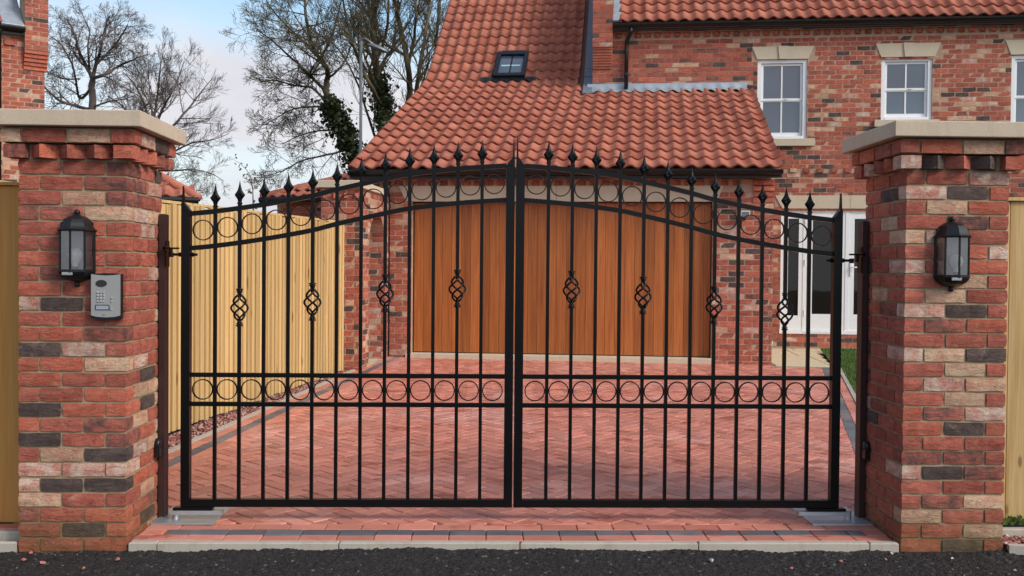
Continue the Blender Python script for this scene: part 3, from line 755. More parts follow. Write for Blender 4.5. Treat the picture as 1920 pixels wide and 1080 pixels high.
def gate(label, sgn, x_hinge):
    t = thing('gate_leaf', label, 'gate', (x_hinge, Y0, 0), 0, 'pair of iron gate leaves')
    LW = 1.876; X = lambda s: sgn*s
    SW = .0485
    def bx(name, s0, s1, y0, y1, z0, z1, mat=IRON):
        return MB().cbox(min(X(s0), X(s1)), max(X(s0), X(s1)), y0, y1, z0, z1, .0025).build(name, mat, t)
    # stiles with a cut top and a flat spike along the outer edge
    for (s0, ztop, spike, flip) in ((0, 1.812, 1.952, 1), (LW-SW, 2.088, 2.258, -1)):
        bx('stile', s0, s0+SW, -.024, .024, .137, ztop)
        so_ = s0+.000 if flip == 1 else s0+SW; d = flip
        P = [(so_, ztop-.001), (so_+d*SW, ztop-.001), (so_+d*.014, ztop+.045), (so_, ztop+.045)]
        MB().prism([(X(a), c) for a, c in P], lambda a, c, y: (a, y, c), -.024, .024).build('stile_cap', IRON, t)
        P = [(so_+d*.001, ztop+.044), (so_+d*.013, ztop+.044), (so_+d*.0075, spike), (so_+d*.0045, spike)]
        MB().prism([(X(a), c) for a, c in P], lambda a, c, y: (a, y, c), -.012, .012).build('spike', IRON, t)
    bx('bottom_rail', SW, LW-SW, -.022, .022, .137, .181)
    for z in (.720, .885): bx('middle_rail', SW, LW-SW, -.0125, .0125, z-.0125, z+.0125)
    for off in (0, -.195):
        b = MB(); n = 36; top = []
        for i in range(n+1):
            s = SW+(LW-2*SW)*i/n; z = rail_z(s-SW*.98)+off; x = X(s); k = .0135
            b.v += [(x, -.0125, z-k), (x, .0125, z-k), (x, .0125, z+k), (x, -.0125, z+k)]
        for i in range(n):
            for q in range(4): a, c = i*4+q, i*4+(q+1) % 4; b.f.append((a, c, c+4, a+4))
        b.build('arched_rail', IRON, t)
    pit = (LW-2*SW)/13
    for k in range(1, 13):
        s = SW+pit*k; zt = rail_z(s-SW); ztip = zt+.155; zb = zt-.535
        bask = k in (2, 5, 8, 11)
        zb = (1.268, 0, 0, 1.303, 0, 0, 1.355, 0, 0, 1.385)[(k-2)] if bask else 0
        b = MB()
        if bask: sq(b, 0, .180, zb-.100); sq(b, 0, zb+.100, ztip-.124)
        else: sq(b, 0, .180, ztip-.124)
        bar = b.build('bar', IRON, t, False, (X(s), 0, 0))
        obj('finial', FIN, bar, (0, 0, ztip-.126))
        if bask: obj('basket_twist', BAS, bar, (0, 0, zb), (0, 0, .5*k))
    for k in range(13):
        s = SW+pit*(k+.5); f_ = 1.0
        for z in (.8025, rail_z(s-SW)-.0985):
            obj('ring', RING, t, (X(s), 0, z))
    # adjustable hinge at the top: eye bolt through the stile
    z = 1.565
    MB().tube([(X(-.060), 0, z), (X(.085), 0, z)], .0075, 8).build('hinge_bolt', IRON, t)
    for s in (-.012, .058): MB().tube([(X(s-.006), 0, z), (X(s+.006), 0, z)], .014, 6).build('hinge_nut', IRON, t)
    MB().tube([(X(-.062), 0, z-.015), (X(-.062), 0, z+.012)], .014, 10).build('hinge_eye', IRON, t)
    # drive shoe at the foot, sitting over the buried motor
    bx('drive_shoe', -.04, .18, -.030, .018, .119, .136, IRON)
    bx('shoe_bracket', -.045, .235, -.034, .015, .094, .118, GALV)
    return t
gate('black iron gate leaf hinged on the pier that carries the intercom', 1, .148)
gate('black iron gate leaf hinged on the pier that has only a lantern', -1, 3.908)
# steel hinge posts on the piers, hinge brackets, photocells, motor lids
for (sg, x, lab) in ((1, .0055, 'the intercom pier'), (-1, GW-.0055, 'the pier without intercom')):
    t = thing('hinge_post', 'brown steel gate post bolted to the inner face of '+lab, 'post', (x, .52, .06), 0, 'steel hinge posts')
    f = lambda a, c: (min(sg*a, sg*c), max(sg*a, sg*c))
    MB().cbox(*f(0, .034), -.035, .035, -.01, 1.735, .003).build('channel', BROWNST, t)
    MB().cbox(*f(.034, .040), -.03, .03, 1.435, 1.585, .001).build('hinge_plate', IRON, t)
    MB().cbox(*f(.040, .125), -.082, -.062, 1.535, 1.545, .001).build('hinge_arm', IRON, t)
    MB().cbox(*f(.036, .052), -.082, .0, 1.53, 1.55, .001).build('hinge_arm_root', IRON, t)
    MB().tube([(sg*.080, -.072, 1.497), (sg*.080, -.072, 1.537)], .010, 10).build('hinge_pin', IRON, t)
    p = thing('photocell', 'black photocell box low on the inner face of '+lab, 'sensor', (x-sg*.004, .455, .47), 0, 'gate photocells')
    MB().lathe([(.0, .0), (.030, 0), (.034, .004), (.034, .022), (.026, .030), (0, .032)], n=14).build('case', BLACKP, p, True, (0, 0, .02), (0, D2R(90*sg), 0))
    MB().cbox(*f(0, .03), -.028, .028, -.055, .03, .006).build('housing', BLACKP, p)
    l = thing('motor_lid', 'galvanised lid plate of the gate motor at the foot of '+lab, 'plate', ((.012 if sg > 0 else GW-.012), .36, gz(.45)+.004), 0, 'gate motor lids')
    MB().cbox(*f(.0, .345), -.02, .40, -.004, .004, .001).build('lid', GALV, l)
    MB().lathe([(.0, .055), (.020, .055), (.020, .0)], c=(sg*.105, .09, .003), n=14).build('drive_spindle', GALV, l)
# ================================================================== timber fence panels beside the piers
def fence(name, label, origin, ax, n, L, z0, z1, mat, pitch=.105, seed=1, dz=0.0, cap=True, group=None):
    t = thing(name, label, 'fence', origin, math.atan2(ax.y, ax.x), group); r = random.Random(seed)
    tpl = []; k = int(L/pitch)
    for q in range(6):                                   # narrow face boards over recessed backing boards
        b = MB(); w = .056+.003*(q % 3); th = .036; c = .003
        P = [(0, 0), (0, -th+c), (c, -th), (w-c, -th), (w, -th+c), (w, 0)]
        b.prism(P, lambda x, y, z: (x, y, z), 0, 1); tpl.append(b.mesh('paling', mat))
    bk_ = MB().box(0, .092, 0, .012, 0, 1).mesh('paling', mat)
    for i in range(k):
        zz = dz*(i*pitch); h = z1-z0+r.uniform(-.006, .006)
        o = obj('paling', tpl[r.randrange(6)], t, (i*pitch, -.0125-r.uniform(0, .002), z0+zz+r.uniform(-.010, .008)), (D2R(r.uniform(-.1, .1)), D2R(r.uniform(-.12, .12)), D2R(r.uniform(-1.5, 1.5)))); o.scale = (1, 1, h)
        o = obj('paling', bk_, t, (i*pitch+.045, -.0122, z0+zz+r.uniform(-.010, .008))); o.scale = (1, 1, h-.004)
    for zr in (.35, 1.0, 1.65): MB().hexa([(0, .004, z0+zr), (L, .004, z0+zr+dz*L), (L, .045, z0+zr+dz*L), (0, .045, z0+zr), (0, .004, z0+zr+.07), (L, .004, z0+zr+.07+dz*L), (L, .045, z0+zr+.07+dz*L), (0, .045, z0+zr+.07)]).build('fence_rail', mat, t)
    for i in range(int(L/1.8)+2):
        x = min(i*1.8, L-.05); MB().box(x-.045, x+.045, .046, .136, -.1, z1+dz*x-.02).build('fence_post', mat, t)
    if cap: MB().hexa([(0, -.030, z1+.004), (L, -.030, z1+.004+dz*L), (L, .035, z1+.004+dz*L), (0, .035, z1+.004), (0, -.03, z1+.026), (L, -.03, z1+.026+dz*L), (L, .035, z1+.026+dz*L), (0, .035, z1+.026)]).build('capping_rail', mat, t)
    return t
pA = gl(-5.875, -8.4); pB = gl(-5.642, -1.69)
fence('board_fence', 'tall pale pine board fence along the gravel strip inside the gate', (pA.x, pA.y, 0), (pB-pA).normalized(), None, (pB-pA).length, .115, 1.985, PINE, .100, 3, .0135)
def panel_near(label, x0, x1, z0, z1, mat, seed, face):
    t = thing('board_fence', label, 'fence', (x0, face, 0)); r = random.Random(seed); x = 0
    while x < x1-x0-.02:
        w_ = min(r.uniform(.135, .15), x1-x0-x); MB().cbox(x+.002, x+w_-.002, 0, .02, z0+r.uniform(-.005, .005), z1, .002).build('paling', mat, t); x += w_
    for z in (.4, 1.0, 1.6): MB().box(0, x1-x0, .021, .06, z, z+.08).build('fence_rail', mat, t)
    MB().cbox(-.01, x1-x0+.002, -.02, .05, z1+.001, z1+.02, .002).build('capping_rail', mat, t)
    return t
panel_near('weathered brown board fence running up to the intercom pier', -2.1, -.580, .085, 1.93, PINEG, 4, .30)
panel_near('pale yellow board fence running up to the pier without intercom', 4.668, 6.2, .105, 1.905, PINE, 5, .30)

# ================================================================== garage (local frame: u right along the front, v back, z up)
garage = thing('brick_garage', 'brick double garage with wide cedar door and sweeping red pantile roof', 'garage', tuple(G0), GA)
gb = Bricks(garage, HBM, JB, H_BRICKJ, 300)
ZG = .20
UL, UR, DL, DR = -5.90, .0, -5.10, -.83                 # wall ends and door opening
fr = MB()
fr.box(UL+.006, DL-.0, .006, .30, ZG-.15, 2.88); fr.box(DR+.0, UR-.006, .006, .30, ZG-.15, 2.88); fr.box(DL, DR, .006, .30, 2.69, 2.88)
fr.box(UR-.30, UR-.006, .30, 2.99, ZG-.15, 2.9); fr.box(UL+.006, UL+.30, .30, 6.6, ZG-.15, 3.0)
fr.build('wall', HMORTAR, garage)
rw = random.Random(31)
gb.panel((UL, 0, ZG-.02), (1, 0, 0), (0, -1, 0), DL-UL, 0, 2.47, vis=lambda a, z: 3 if a < .45 else 0, rng=rw)
gb.panel((DR, 0, ZG-.02), (1, 0, 0), (0, -1, 0), UR-DR, 0, 2.47, rng=rw)
gb.panel((DL, .002, ZG), (0, 1, 0), (1, 0, 0), .16, 0, 2.26, rng=rw, bond=.17)
gb.panel((UL, 0, 2.695-.245), (1, 0, 0), (0, -1, 0), DL-UL-.18, .235, .24+.16, rng=rw, vis=lambda a, z: 4)
for k in range(int((UR-UL-.3)/.165)):                   # dog-tooth course and the course over it
    uc = UL+.1+k*.165
    gb.put(Matrix.Translation((uc, -.066, 2.735)) @ Matrix.Rotation(D2R(45), 4, 'Z') @ Matrix.Translation((.051, 0, 0)), .1025/BL, .95, rw.choice('rrrrm'), 2, 1, rw)
gb.panel((UL, -.070, 2.775), (1, 0, 0), (0, -1, 0), UR-UL, 0, GAUGE, rng=rw, vis=lambda a, z: 5)
MB().box(UL, UR-.3, -.062, .006, 2.775, 2.852).build('course_bed', HMORTAR, garage)
for k in range(4):                                      # stepped kneeler at the right corner
    gb.put(Matrix.Translation((-.14, -.012-.016*k, 2.50+k*GAUGE)), 1.38, 1.0, rw.choice('rrp'), 0, 1, rw)
gb.flush()
# long stone lintel with splayed ends, in two lengths
for (a0, a1, s0, s1) in ((-5.295, -3.02, .105, 0), (-3.015, -.685, 0, .09)):
    P = [(a0+s0, 2.478), (a1-s1, 2.478), (a1, 2.70), (a0, 2.70)]
    MB().prism(P, lambda a, c, d: (a, d, c), -.012, .12).build('lintel', STONEH, garage)
MB().cbox(DL-.06, DR+.03, -.10, .16, ZG-.05, .288, .005).build('threshold', STONEH, garage)
door = obj('garage_door', MB().box(DL+.005, DR-.005, .15, .19, .292, 2.48).mesh('garage_door', plain('dark_door_backing', (.03, .012, .006), .6)), garage)
x = DL+.012; rd = random.Random(9)
while x < DR-.03:
    w_ = min(.1385, DR-.012-x)
    MB().cbox(x+.0018, x+w_-.0018, .128, .150, .300, 2.462, .003).build('board', CEDAR, door); x += w_
MB().box(DL+.001, DL+.011, .10, .15, .29, 2.477).build('door_jamb', BLACKP, garage); MB().box(DR-.011, DR-.001, .10, .15, .29, 2.477).build('door_jamb', BLACKP, garage)
# roof: shallow sweep over the front, kicking up steeply behind; profile (v, z)
prof = [(-.27, 2.915)]
while prof[-1][0] < 6.9:
    v0, z0 = prof[-1]; q = min(1, max(0, (v0-3.05)/.75)); q = q*q*(3-2*q); sl_ = .513+(.875-.513)*q
    d = .02; prof.append((v0+d, z0+d*sl_))
arc = [0.0]
for i in range(1, len(prof)): arc.append(arc[-1]+math.hypot(prof[i][0]-prof[i-1][0], prof[i][1]-prof[i-1][1]))
def at_arc(s):
    i = int(np.searchsorted(arc, s)); i = min(max(i, 1), len(arc)-1)
    q = (s-arc[i-1])/(arc[i]-arc[i-1]); (a, c), (d, e_) = prof[i-1], prof[i]
    return a+(d-a)*q, c+(e_-c)*q, math.atan2(e_-c, d-a)
def uleft(v): return -5.965+.092*min(max(v+.27, 0), 3.9)
NCOL = 29; GT = .325; UROOF = .065
tl = Tiles(garage, 300)
RLU = (-4.40, -3.82); RLS = (None, None)
def roof_z(v):
    for i in range(1, len(prof)):
        if prof[i][0] >= v: return prof[i][1]
    return prof[-1][1]
s = 0.0; row = 0
while s < arc[-1]-.35:
    v, z, an = at_arc(s); v2, z2, an2 = at_arc(s+.36); an = math.atan2(z2-z, v2-v)
    ul = uleft(v); st = (UROOF-ul)/NCOL
    for j in range(NCOL):
        u = ul+st*j
        if v > 2.70 and u+st > -2.70: continue
        if 3.40 < v < 4.12 and RLU[0]-.12 < u < RLU[1]-.06: continue
        M = Matrix.Translation((u, v, z)) @ Matrix.Rotation(an, 4, 'X') @ Matrix.Diagonal((st/.21, 1, 1, 1))
        tl.put(M, row)
    s += GT; row += 1
tl.flush()
b = MB()
for i in range(0, len(prof)-8, 8):
    (v0, z0), (v1, z1) = prof[i], prof[i+8]; k = .035
    for (ua, ub, lim) in ((None, -2.66, 99), (-2.66, UROOF-.02, 2.97)):
        if v1 > lim: continue
        a0, a1 = (uleft(v0)+.03, uleft(v1)+.03) if ua is None else (ua, ua)
        b.hexa([(a0, v0, z0-k-.05), (ub, v0, z0-k-.05), (ub, v1, z1-k-.05), (a1, v1, z1-k-.05), (a0, v0, z0-k), (ub, v0, z0-k), (ub, v1, z1-k), (a1, v1, z1-k)])
b.build('roof_deck', plain('roof_mortar', (.22, .10, .07), .9), garage)
vr, zr = prof[-1]
MB().hexa([(-5.6, vr-.1, zr-.1), (-2.66, vr-.1, zr-.1), (-2.66, vr+4, zr-3.4), (-5.6, vr+4, zr-3.4), (-5.6, vr-.1, zr), (-2.66, vr-.1, zr), (-2.66, vr+4, zr-3.3), (-5.6, vr+4, zr-3.3)]).build('rear_roof_slope', TILEJ, garage)
# gutter and downpipe
def gutter(parent, u0, u1, v, z, r=.055):
    b = MB(); n = 8; k = 2
    for u in (u0, u1):
        for i in range(n+1): a = math.pi+math.pi*i/n; b.v.append((u, v+r*math.cos(a), z+r*math.sin(a)))
        for i in range(n+1): a = 2*math.pi-math.pi*i/n; b.v.append((u, v+(r-.004)*math.cos(a), z+(r-.004)*math.sin(a)))
    m_ = 2*(n+1)
    for i in range(m_): b.f.append((i, (i+1) % m_, m_+(i+1) % m_, m_+i))
    b.f.append(tuple(range(m_))); b.f.append(tuple(range(2*m_-1, m_-1, -1)))
    g = b.build('gutter', BLACKP, parent, False)
    MB().box(u0, u1, v+r+.001, v+r+.02, z-.10, z+.02).build('fascia', BLACKP, parent)
    return g
gutter(garage, -5.96, .07, -.295, 2.885, .062)
dp = MB().tube([(-5.44, -.29, 2.84), (-5.44, -.29, 2.74), (-5.44, -.06, 2.56), (-5.44, -.055, .24)], .034, 10).build('downpipe', BLACKP, garage, True)
for z in (2.4, 1.35, .75): MB().tube([(-5.44, -.055, z-.02), (-5.44, -.055, z+.02)], .041, 10).build('pipe_clip', BLACKP, garage)
# roof window
vw, zw, aw = 3.47, roof_z(3.47)+.03, math.atan(.80)
rw_ = obj('roof_window', None, garage, (RLU[0], vw, zw+.0), (aw, 0, 0)); wW, wL = .575, .93
b = MB(); b.cbox(0, .075, 0, wL, 0, .085); b.cbox(wW-.075, wW, 0, wL, 0, .085); b.cbox(.075, wW-.075, 0, .10, 0, .08); b.cbox(.075, wW-.075, wL-.14, wL, 0, .10); b.cbox(wW/2-.010, wW/2+.010, .10, wL-.14, .03, .066)
b.build('window_frame', BLACKP, rw_)
for (xa, xb) in ((.075, wW/2-.010), (wW/2+.010, wW-.075)): MB().box(xa, xb, .10, wL-.14, .03, .05).build('pane', PANE, rw_)
MB().box(.11, wW-.12, .40, .45, .051, .053).build('sticker', plain('pale_green_film', (.35, .62, .58), .4), rw_)
b = MB(); n = 24                                        # lead apron dressed down over the tiles below the window
for i in range(n+1):
    x = -.22+(wW+.42)*i/n; zz = .026*math.cos(2*math.pi*(x+.02)/.205)
    b.v += [(x, .02, .035), (x, -.13-.012*math.sin(x*9), .030+zz)]
for i in range(n): b.f.append((2*i, 2*i+1, 2*i+3, 2*i+2))
b.build('lead_apron', BLACKP, rw_)
# lead flashings where the roofs meet the house
b = MB(); n = 90
for i in range(n+1):
    u = -2.70+2.68*i/n; zz = .020*math.cos(2*math.pi*(u+.02)/.2075)
    b.v += [(u, 2.988, 4.70), (u, 2.98, 4.60), (u, 2.80, 4.515+zz+.018)]
for i in range(n): b.f += [(3*i, 3*i+1, 3*i+4, 3*i+3), (3*i+1, 3*i+2, 3*i+5, 3*i+4)]
b.build('flashing', LEADL, garage, True)
s0 = 3.35
while s0 < 7.0:
    v, z, an = at_arc(s0); o = MB().cbox(-.16, 0, 0, .31, .045, .056, .002).build('lead_soaker', LEAD, garage, False, (-2.615, v, z), (an+.02, 0, 0)); s0 += .30
# security light and floodlight
fl = thing('flood_light', 'small white floodlight with sensor beside the garage door', 'light', tuple(gl(-.40, -.005, 2.30)), GA)
MB().cbox(-.02, .02, -.05, 0, -.03, .03).build('bracket', BLACKP, fl); MB().cbox(-.065, .065, -.13, -.05, -.035, .045, .012).build('lamp_head', plain('light_grey_plastic', (.55, .55, .55), .4), fl); MB().cbox(-.05, .05, -.134, -.129, -.022, .030, .002).build('glass', PANE, fl)
MB().lathe([(0, -.09), (.02, -.085), (.028, -.07), (.02, -.05), (.012, -.03)], c=(-.01, -.06, 0), n=12).build('sensor', BLACKP, fl, True)
fl = thing('wall_light', 'small black wall light under the eaves by the archway', 'light', tuple(gl(-5.53, -.005, 2.60)), GA)
MB().cbox(-.04, .04, -.03, 0, -.06, .06).build('back_plate', BLACKP, fl); MB().cbox(-.06, .06, -.15, -.03, -.01, .05, .015).build('lamp_head', BLACKP, fl); MB().cbox(-.05, .05, -.145, -.04, -.018, -.011, .002).build('glass', CLEAR, fl)

# ================================================================== house
VH = 3.0
house = thing('brick_house', 'two storey brick house with white sash windows and pantile roof behind the garage', 'house', tuple(gl(0, VH)), GA)
UH0, UH1, ZE = -2.615, 7.2, 5.60
wins = [(.155, .972, 3.745, 5.075), (2.168, 2.983, 4.045, 5.075), (4.225, 5.045, 3.745, 5.09)]
FD = (.575, 2.40, .475, 2.565)
def holes_off(l): return [(a-UH0, c-UH0, z0, z1) for (a, c, z0, z1) in l]
b = MB()                                               # mortar wall with the openings left out
us = sorted({UH0, UH1, *[x for w_ in wins+[FD] for x in w_[:2]]}); zs = sorted({.1, ZE, *[x for w_ in wins+[FD] for x in w_[2:]]})
for i in range(len(us)-1):
    for j in range(len(zs)-1):
        uc, zc = (us[i]+us[i+1])/2, (zs[j]+zs[j+1])/2
        if any(w_[0] < uc < w_[1] and w_[2] < zc < w_[3] for w_ in wins+[FD]): continue
        b.box(us[i], us[i+1], .006, .26, zs[j], zs[j+1])
b.box(UH0, UH0+.25, .26, 9, .1, ZE); b.box(UH1-.25, UH1, .26, 9, .1, ZE)
b.prism([(.26, ZE), (9, ZE), (4.6, ZE+3.7)], lambda a, c, d: (d, a, c), UH0, UH0+.25); b.prism([(.26, ZE), (9, ZE), (4.6, ZE+3.7)], lambda a, c, d: (d, a, c), UH1-.25, UH1)
b.build('wall', HMORTAR, house)
lint = [(.055, 1.078, 5.078, 5.29, 0), (2.07, 3.113, 5.085, 5.31, 0), (4.12, 5.15, 5.095, 5.33, 0), (.47, 2.5, 2.575, 2.795, 1)]
sills = [(.05, 1.10, 3.62, 3.742), (2.06, 3.09, 3.93, 4.042), (4.12, 5.15, 3.62, 3.742)]
hl = holes_off(wins+[FD]+[l[:4] for l in lint]+sills)
rh = random.Random(77)
hb = Bricks(house, HBM, JB, H_BRICKJ, 300)
def hvis(a, z):
    x, y, d = pix(gl(a+UH0, VH, z+0)); hid = 0
    if (1575 < x and y > 222) or y < 48: hid = 30
    if x < 1420 and y > 170: hid = 30
    if x < 1465 and y > 250: hid = 30
    return hid
hb.panel((UH0, 0, 0), (1, 0, 0), (0, -1, 0), UH1-UH0, .255, 5.47, hl, skip=lambda a, z, w_: (z < 4.5 and a+UH0 < 0) or (3.09 < z < 3.26), vis=hvis, rng=rh, gauge=GAUGE)
hb.panel((UH0+2.6, 0, 0), (1, 0, 0), (0, -1, 0), UH1-UH0-2.6, 3.095, 3.18, (), vis=hvis, rng=rh)
for k in range(int((UH1-.4)/.112)):                     # dentil course
    u = .03+k*.112
    hb.put(Matrix.Translation((u+.055, -.026 if k % 2 == 0 else .012, 3.215)), .48, 1.0, None, hvis(u+.05-UH0, 3.2), 1, rh)
for k in range(int((UH1-UH0-.5)/.165)):
    u = UH0+.42+k*.165
    hb.put(Matrix.Translation((u, -.070, 5.51)) @ Matrix.Rotation(D2R(45), 4, 'Z') @ Matrix.Translation((.051, 0, 0)), .1025/BL, .95, rh.choice('rrrrm'), 0, 1, rh)
hb.panel((UH0+.33, -.075, 0), (1, 0, 0), (0, -1, 0), UH1-UH0-.33, 5.553, 5.63, (), rng=rh, vis=lambda a, z: 8)
MB().box(UH0+.33, UH1, -.067, .006, 5.553, 5.63).build('course_bed', HMORTAR, house)
# gable parapet with corbelled kneeler
MB().box(UH0+.005, UH0+.335, -.20, .3, 5.285, 6.24).build('parapet_core', HMORTAR, house)
for k in range(8): 
    MB().box(UH0+.006, UH0+.333, -.02-.022*k, .005, 4.955+k*.0425*1.0, 4.955+(k+1)*.0425).build('corbel_tile', TILE, house)
for r in range(12):
    z = 5.285+(r+.5)*GAUGE
    for (a0, a1) in (((.0, .215), (.225, .34)) if r % 2 else ((.0, .1075), (.1175, .34))):
        hb.put(Matrix.Translation((UH0+(a0+a1)/2, -.206, z)), (a1-a0)/BL, 1, None, 0, 1, rh)
hb.flush()
b = MB(); b.prism([(-.20, 6.24), (.30, 6.24), (4.6, 9.9), (4.6, 9.4), (.30, 5.6), (-.20, 6.2)], lambda a, c, d: (d, a, c), UH0+.003, UH0+.335)
b.build('raked_parapet', HMORTAR, house)
MB().prism([(-.24, 6.242), (-.24, 6.32), (.30, 6.36), (4.6, 10.0), (4.6, 9.902), (.30, 6.245)], lambda a, c, d: (d, a, c), UH0-.03, UH0+.37).build('coping', STONEH, house)
# stone dressings
for (a, c, z0, z1, long_) in lint:
    if long_:
        MB().prism([(a+.12, z0), (1.69, z0), (1.69, z1), (a, z1)], lambda p, q, d: (p, d, q), -.010, .1).build('lintel', STONEH, house)
        MB().prism([(1.695, z0), (2.38, z0), (2.5, z1), (1.695, z1)], lambda p, q, d: (p, d, q), -.010, .1).build('lintel', STONEH, house)
    else:
        m_ = (a+c)/2
        MB().prism([(a+.09, z0), (m_-.062, z0), (m_-.085, z1), (a, z1)], lambda p, q, d: (p, d, q), -.010, .1).build('lintel', STONEH, house)
        MB().prism([(m_+.062, z0), (c-.10, z0), (c, z1), (m_+.085, z1)], lambda p, q, d: (p, d, q), -.010, .1).build('lintel', STONEH, house)
        MB().prism([(m_-.060, z0), (m_+.060, z0), (m_+.083, z1+.003), (m_-.083, z1+.003)], lambda p, q, d: (p, d, q), -.030, .1).build('keystone', STONEH, house)
for (a, c, z0, z1) in sills: MB().cbox(a, c, -.05, .12, z0, z1, .004).build('sill', STONEH, house)
# sash windows
for (a, c, z0, z1) in wins:
    wd = obj('window', None, house, (a, .0, z0)); w_, h_ = c-a, z1-z0
    b = MB(); b.cbox(.002, .065, .03, .13, .0, h_-.002, .003); b.cbox(w_-.065, w_-.002, .03, .13, .0, h_-.002, .003); b.cbox(.065, w_-.065, .03, .13, h_-.06, h_-.002, .003); b.cbox(.065, w_-.065, .02, .13, .0, .05, .003)
    b.build('window_frame', WHITE, wd)
    hm = h_*.50
    for (s0_, s1_, y) in ((.05, hm, .095), (hm-.02, h_-.062, .062)):
        x0, x1 = .067, w_-.067; b = MB(); e_ = .038; bt_ = .062 if s0_ < .1 else .04; y0 = y if s0_ > .1 else y-.02
        b.cbox(x0, x0+e_, y0, y0+.03, s0_, s1_, .002); b.cbox(x1-e_, x1, y0, y0+.03, s0_, s1_, .002); b.cbox(x0+e_, x1-e_, y0, y0+.03, s0_, s0_+bt_, .002); b.cbox(x0+e_, x1-e_, y0, y0+.03, s1_-e_, s1_, .002)
        m_ = (x0+x1)/2; b.cbox(m_-.012, m_+.012, y0+.002, y0+.028, s0_+bt_, s1_-e_, .002)
        b.build('sash', WHITE, wd)
        for (pa, pb) in ((x0+e_, m_-.012), (m_+.012, x1-e_)): MB().box(pa, pb, y0+.012, y0+.018, s0_+bt_, s1_-e_).build('pane', PANE, wd)
    MB().cbox(w_/2-.03+.07, w_/2+.03+.07, .045, .062, hm+.0, hm+.014, .002).build('catch', WHITE, wd)
# French doors with side light
fd = obj('french_doors', None, house, (FD[0], .02, FD[2])); w_, h_ = FD[1]-FD[0], FD[3]-FD[2]
b = MB(); b.cbox(.0, .055, 0, .07, 0, h_, .003); b.cbox(w_-.055, w_, 0, .07, 0, h_, .003); b.cbox(.055, w_-.055, 0, .07, h_-.06, h_, .003); b.cbox(-.01, w_, -.03, .07, -.005, .05, .003); b.cbox(.37, .44, .002, .07, .05, h_-.06, .003); b.cbox(1.06, 1.12, .002, .07, .05, h_-.06, .003)
b.build('door_frame', WHITE, fd)
for (x0, x1, e_, lo) in ((.055, .37, .07, .30), (.44, 1.06, .085, .33), (1.12, 1.74, .085, .33)):
    lf = obj('door_leaf', None, fd); b = MB(); b.cbox(x0, x0+e_, .01, .06, .052, h_-.062, .003); b.cbox(x1-e_, x1, .01, .06, .052, h_-.062, .003); b.cbox(x0+e_, x1-e_, .01, .06, h_-.16, h_-.062, .003); b.cbox(x0+e_, x1-e_, .01, .06, .052, lo, .003)
    lf.data = None
    bpy.data.objects.remove(lf); lf = b.build('door_leaf', WHITE, fd)
    MB().box(x0+e_, x1-e_, .03, .045, lo, h_-.16).build('pane', PANED, lf)
MB().cbox(1.135, 1.165, -.015, .01, .98, 1.22, .003).build('handle_plate', WHITE, fd); MB().tube([(1.15, -.01, 1.12), (1.15, -.05, 1.12), (1.25, -.05, 1.12)], .010, 8).build('handle', WHITE, fd, True)
for (hx, hz) in ((.40, .35), (.40, 1.2), (.40, 1.9)): MB().tube([(hx, -.004, hz-.05), (hx, -.004, hz+.05)], .010, 8).build('hinge', WHITE, fd)
MB().cbox(.38, 1.0, -.034, -.029, .012, .045, .001).build('protective_tape', plain('pale_film', (.70, .78, .85), .4), fd); MB().cbox(.86, 1.0, -.036, -.0345, .014, .044, .0005).build('tape_end', plain('blue_tape', (.10, .45, .72), .4), fd)
# house roof, gutter, downpipe, flashing
tl = Tiles(house, 300); sa = math.atan(.86); st = .2085
for r in range(15):
    for j in range(int((UH1-UH0-.46)/st)):
        u = UH0+.46+j*st; v = -.17+r*.315*math.cos(sa); z = 5.70+r*.315*math.sin(sa)
        tl.put(Matrix.Translation((u, v, z)) @ Matrix.Rotation(sa, 4, 'X') @ Matrix.Diagonal((st/.21, 1, 1, 1)), r)
tl.flush()
L_ = 6.2; MB().hexa([(UH0+.34, -.15, 5.60), (UH1, -.15, 5.60), (UH1, -.15+L_*math.cos(sa), 5.60+L_*math.sin(sa)), (UH0+.34, -.15+L_*math.cos(sa), 5.60+L_*math.sin(sa)), (UH0+.34, -.15, 5.67), (UH1, -.15, 5.67), (UH1, -.15+L_*math.cos(sa), 5.67+L_*math.sin(sa)), (UH0+.34, -.15+L_*math.cos(sa), 5.67+L_*math.sin(sa))]).build('roof_deck', HMORTAR, house)
MB().hexa([(UH0, 4.5, 9.5), (UH1, 4.5, 9.5), (UH1, 9.1, 5.55), (UH0, 9.1, 5.55), (UH0, 4.5, 9.6), (UH1, 4.5, 9.6), (UH1, 9.1, 5.65), (UH0, 9.1, 5.65)]).build('rear_roof_slope', TILEJ, house)
MB().cbox(0, .16, 0, 2.4, .0, .05, .01).build('flashing', LEADL, house, False, (UH0+.335, -.14, 5.71), (sa, 0, 0))
gutter(house, UH0+.335, UH1, -.20, 5.665, .062)
ud = -2.04
MB().tube([(ud+.07, -.20, 5.61), (ud+.07, -.20, 5.53), (ud, -.065, 5.40), (ud, -.058, 5.3), (ud, -.058, 4.60)], .034, 10).build('downpipe', BLACKP, house, True)
for z in (5.24, 4.85): MB().tube([(ud, -.058, z-.02), (ud, -.058, z+.02)], .042, 10).build('pipe_clip', BLACKP, house)

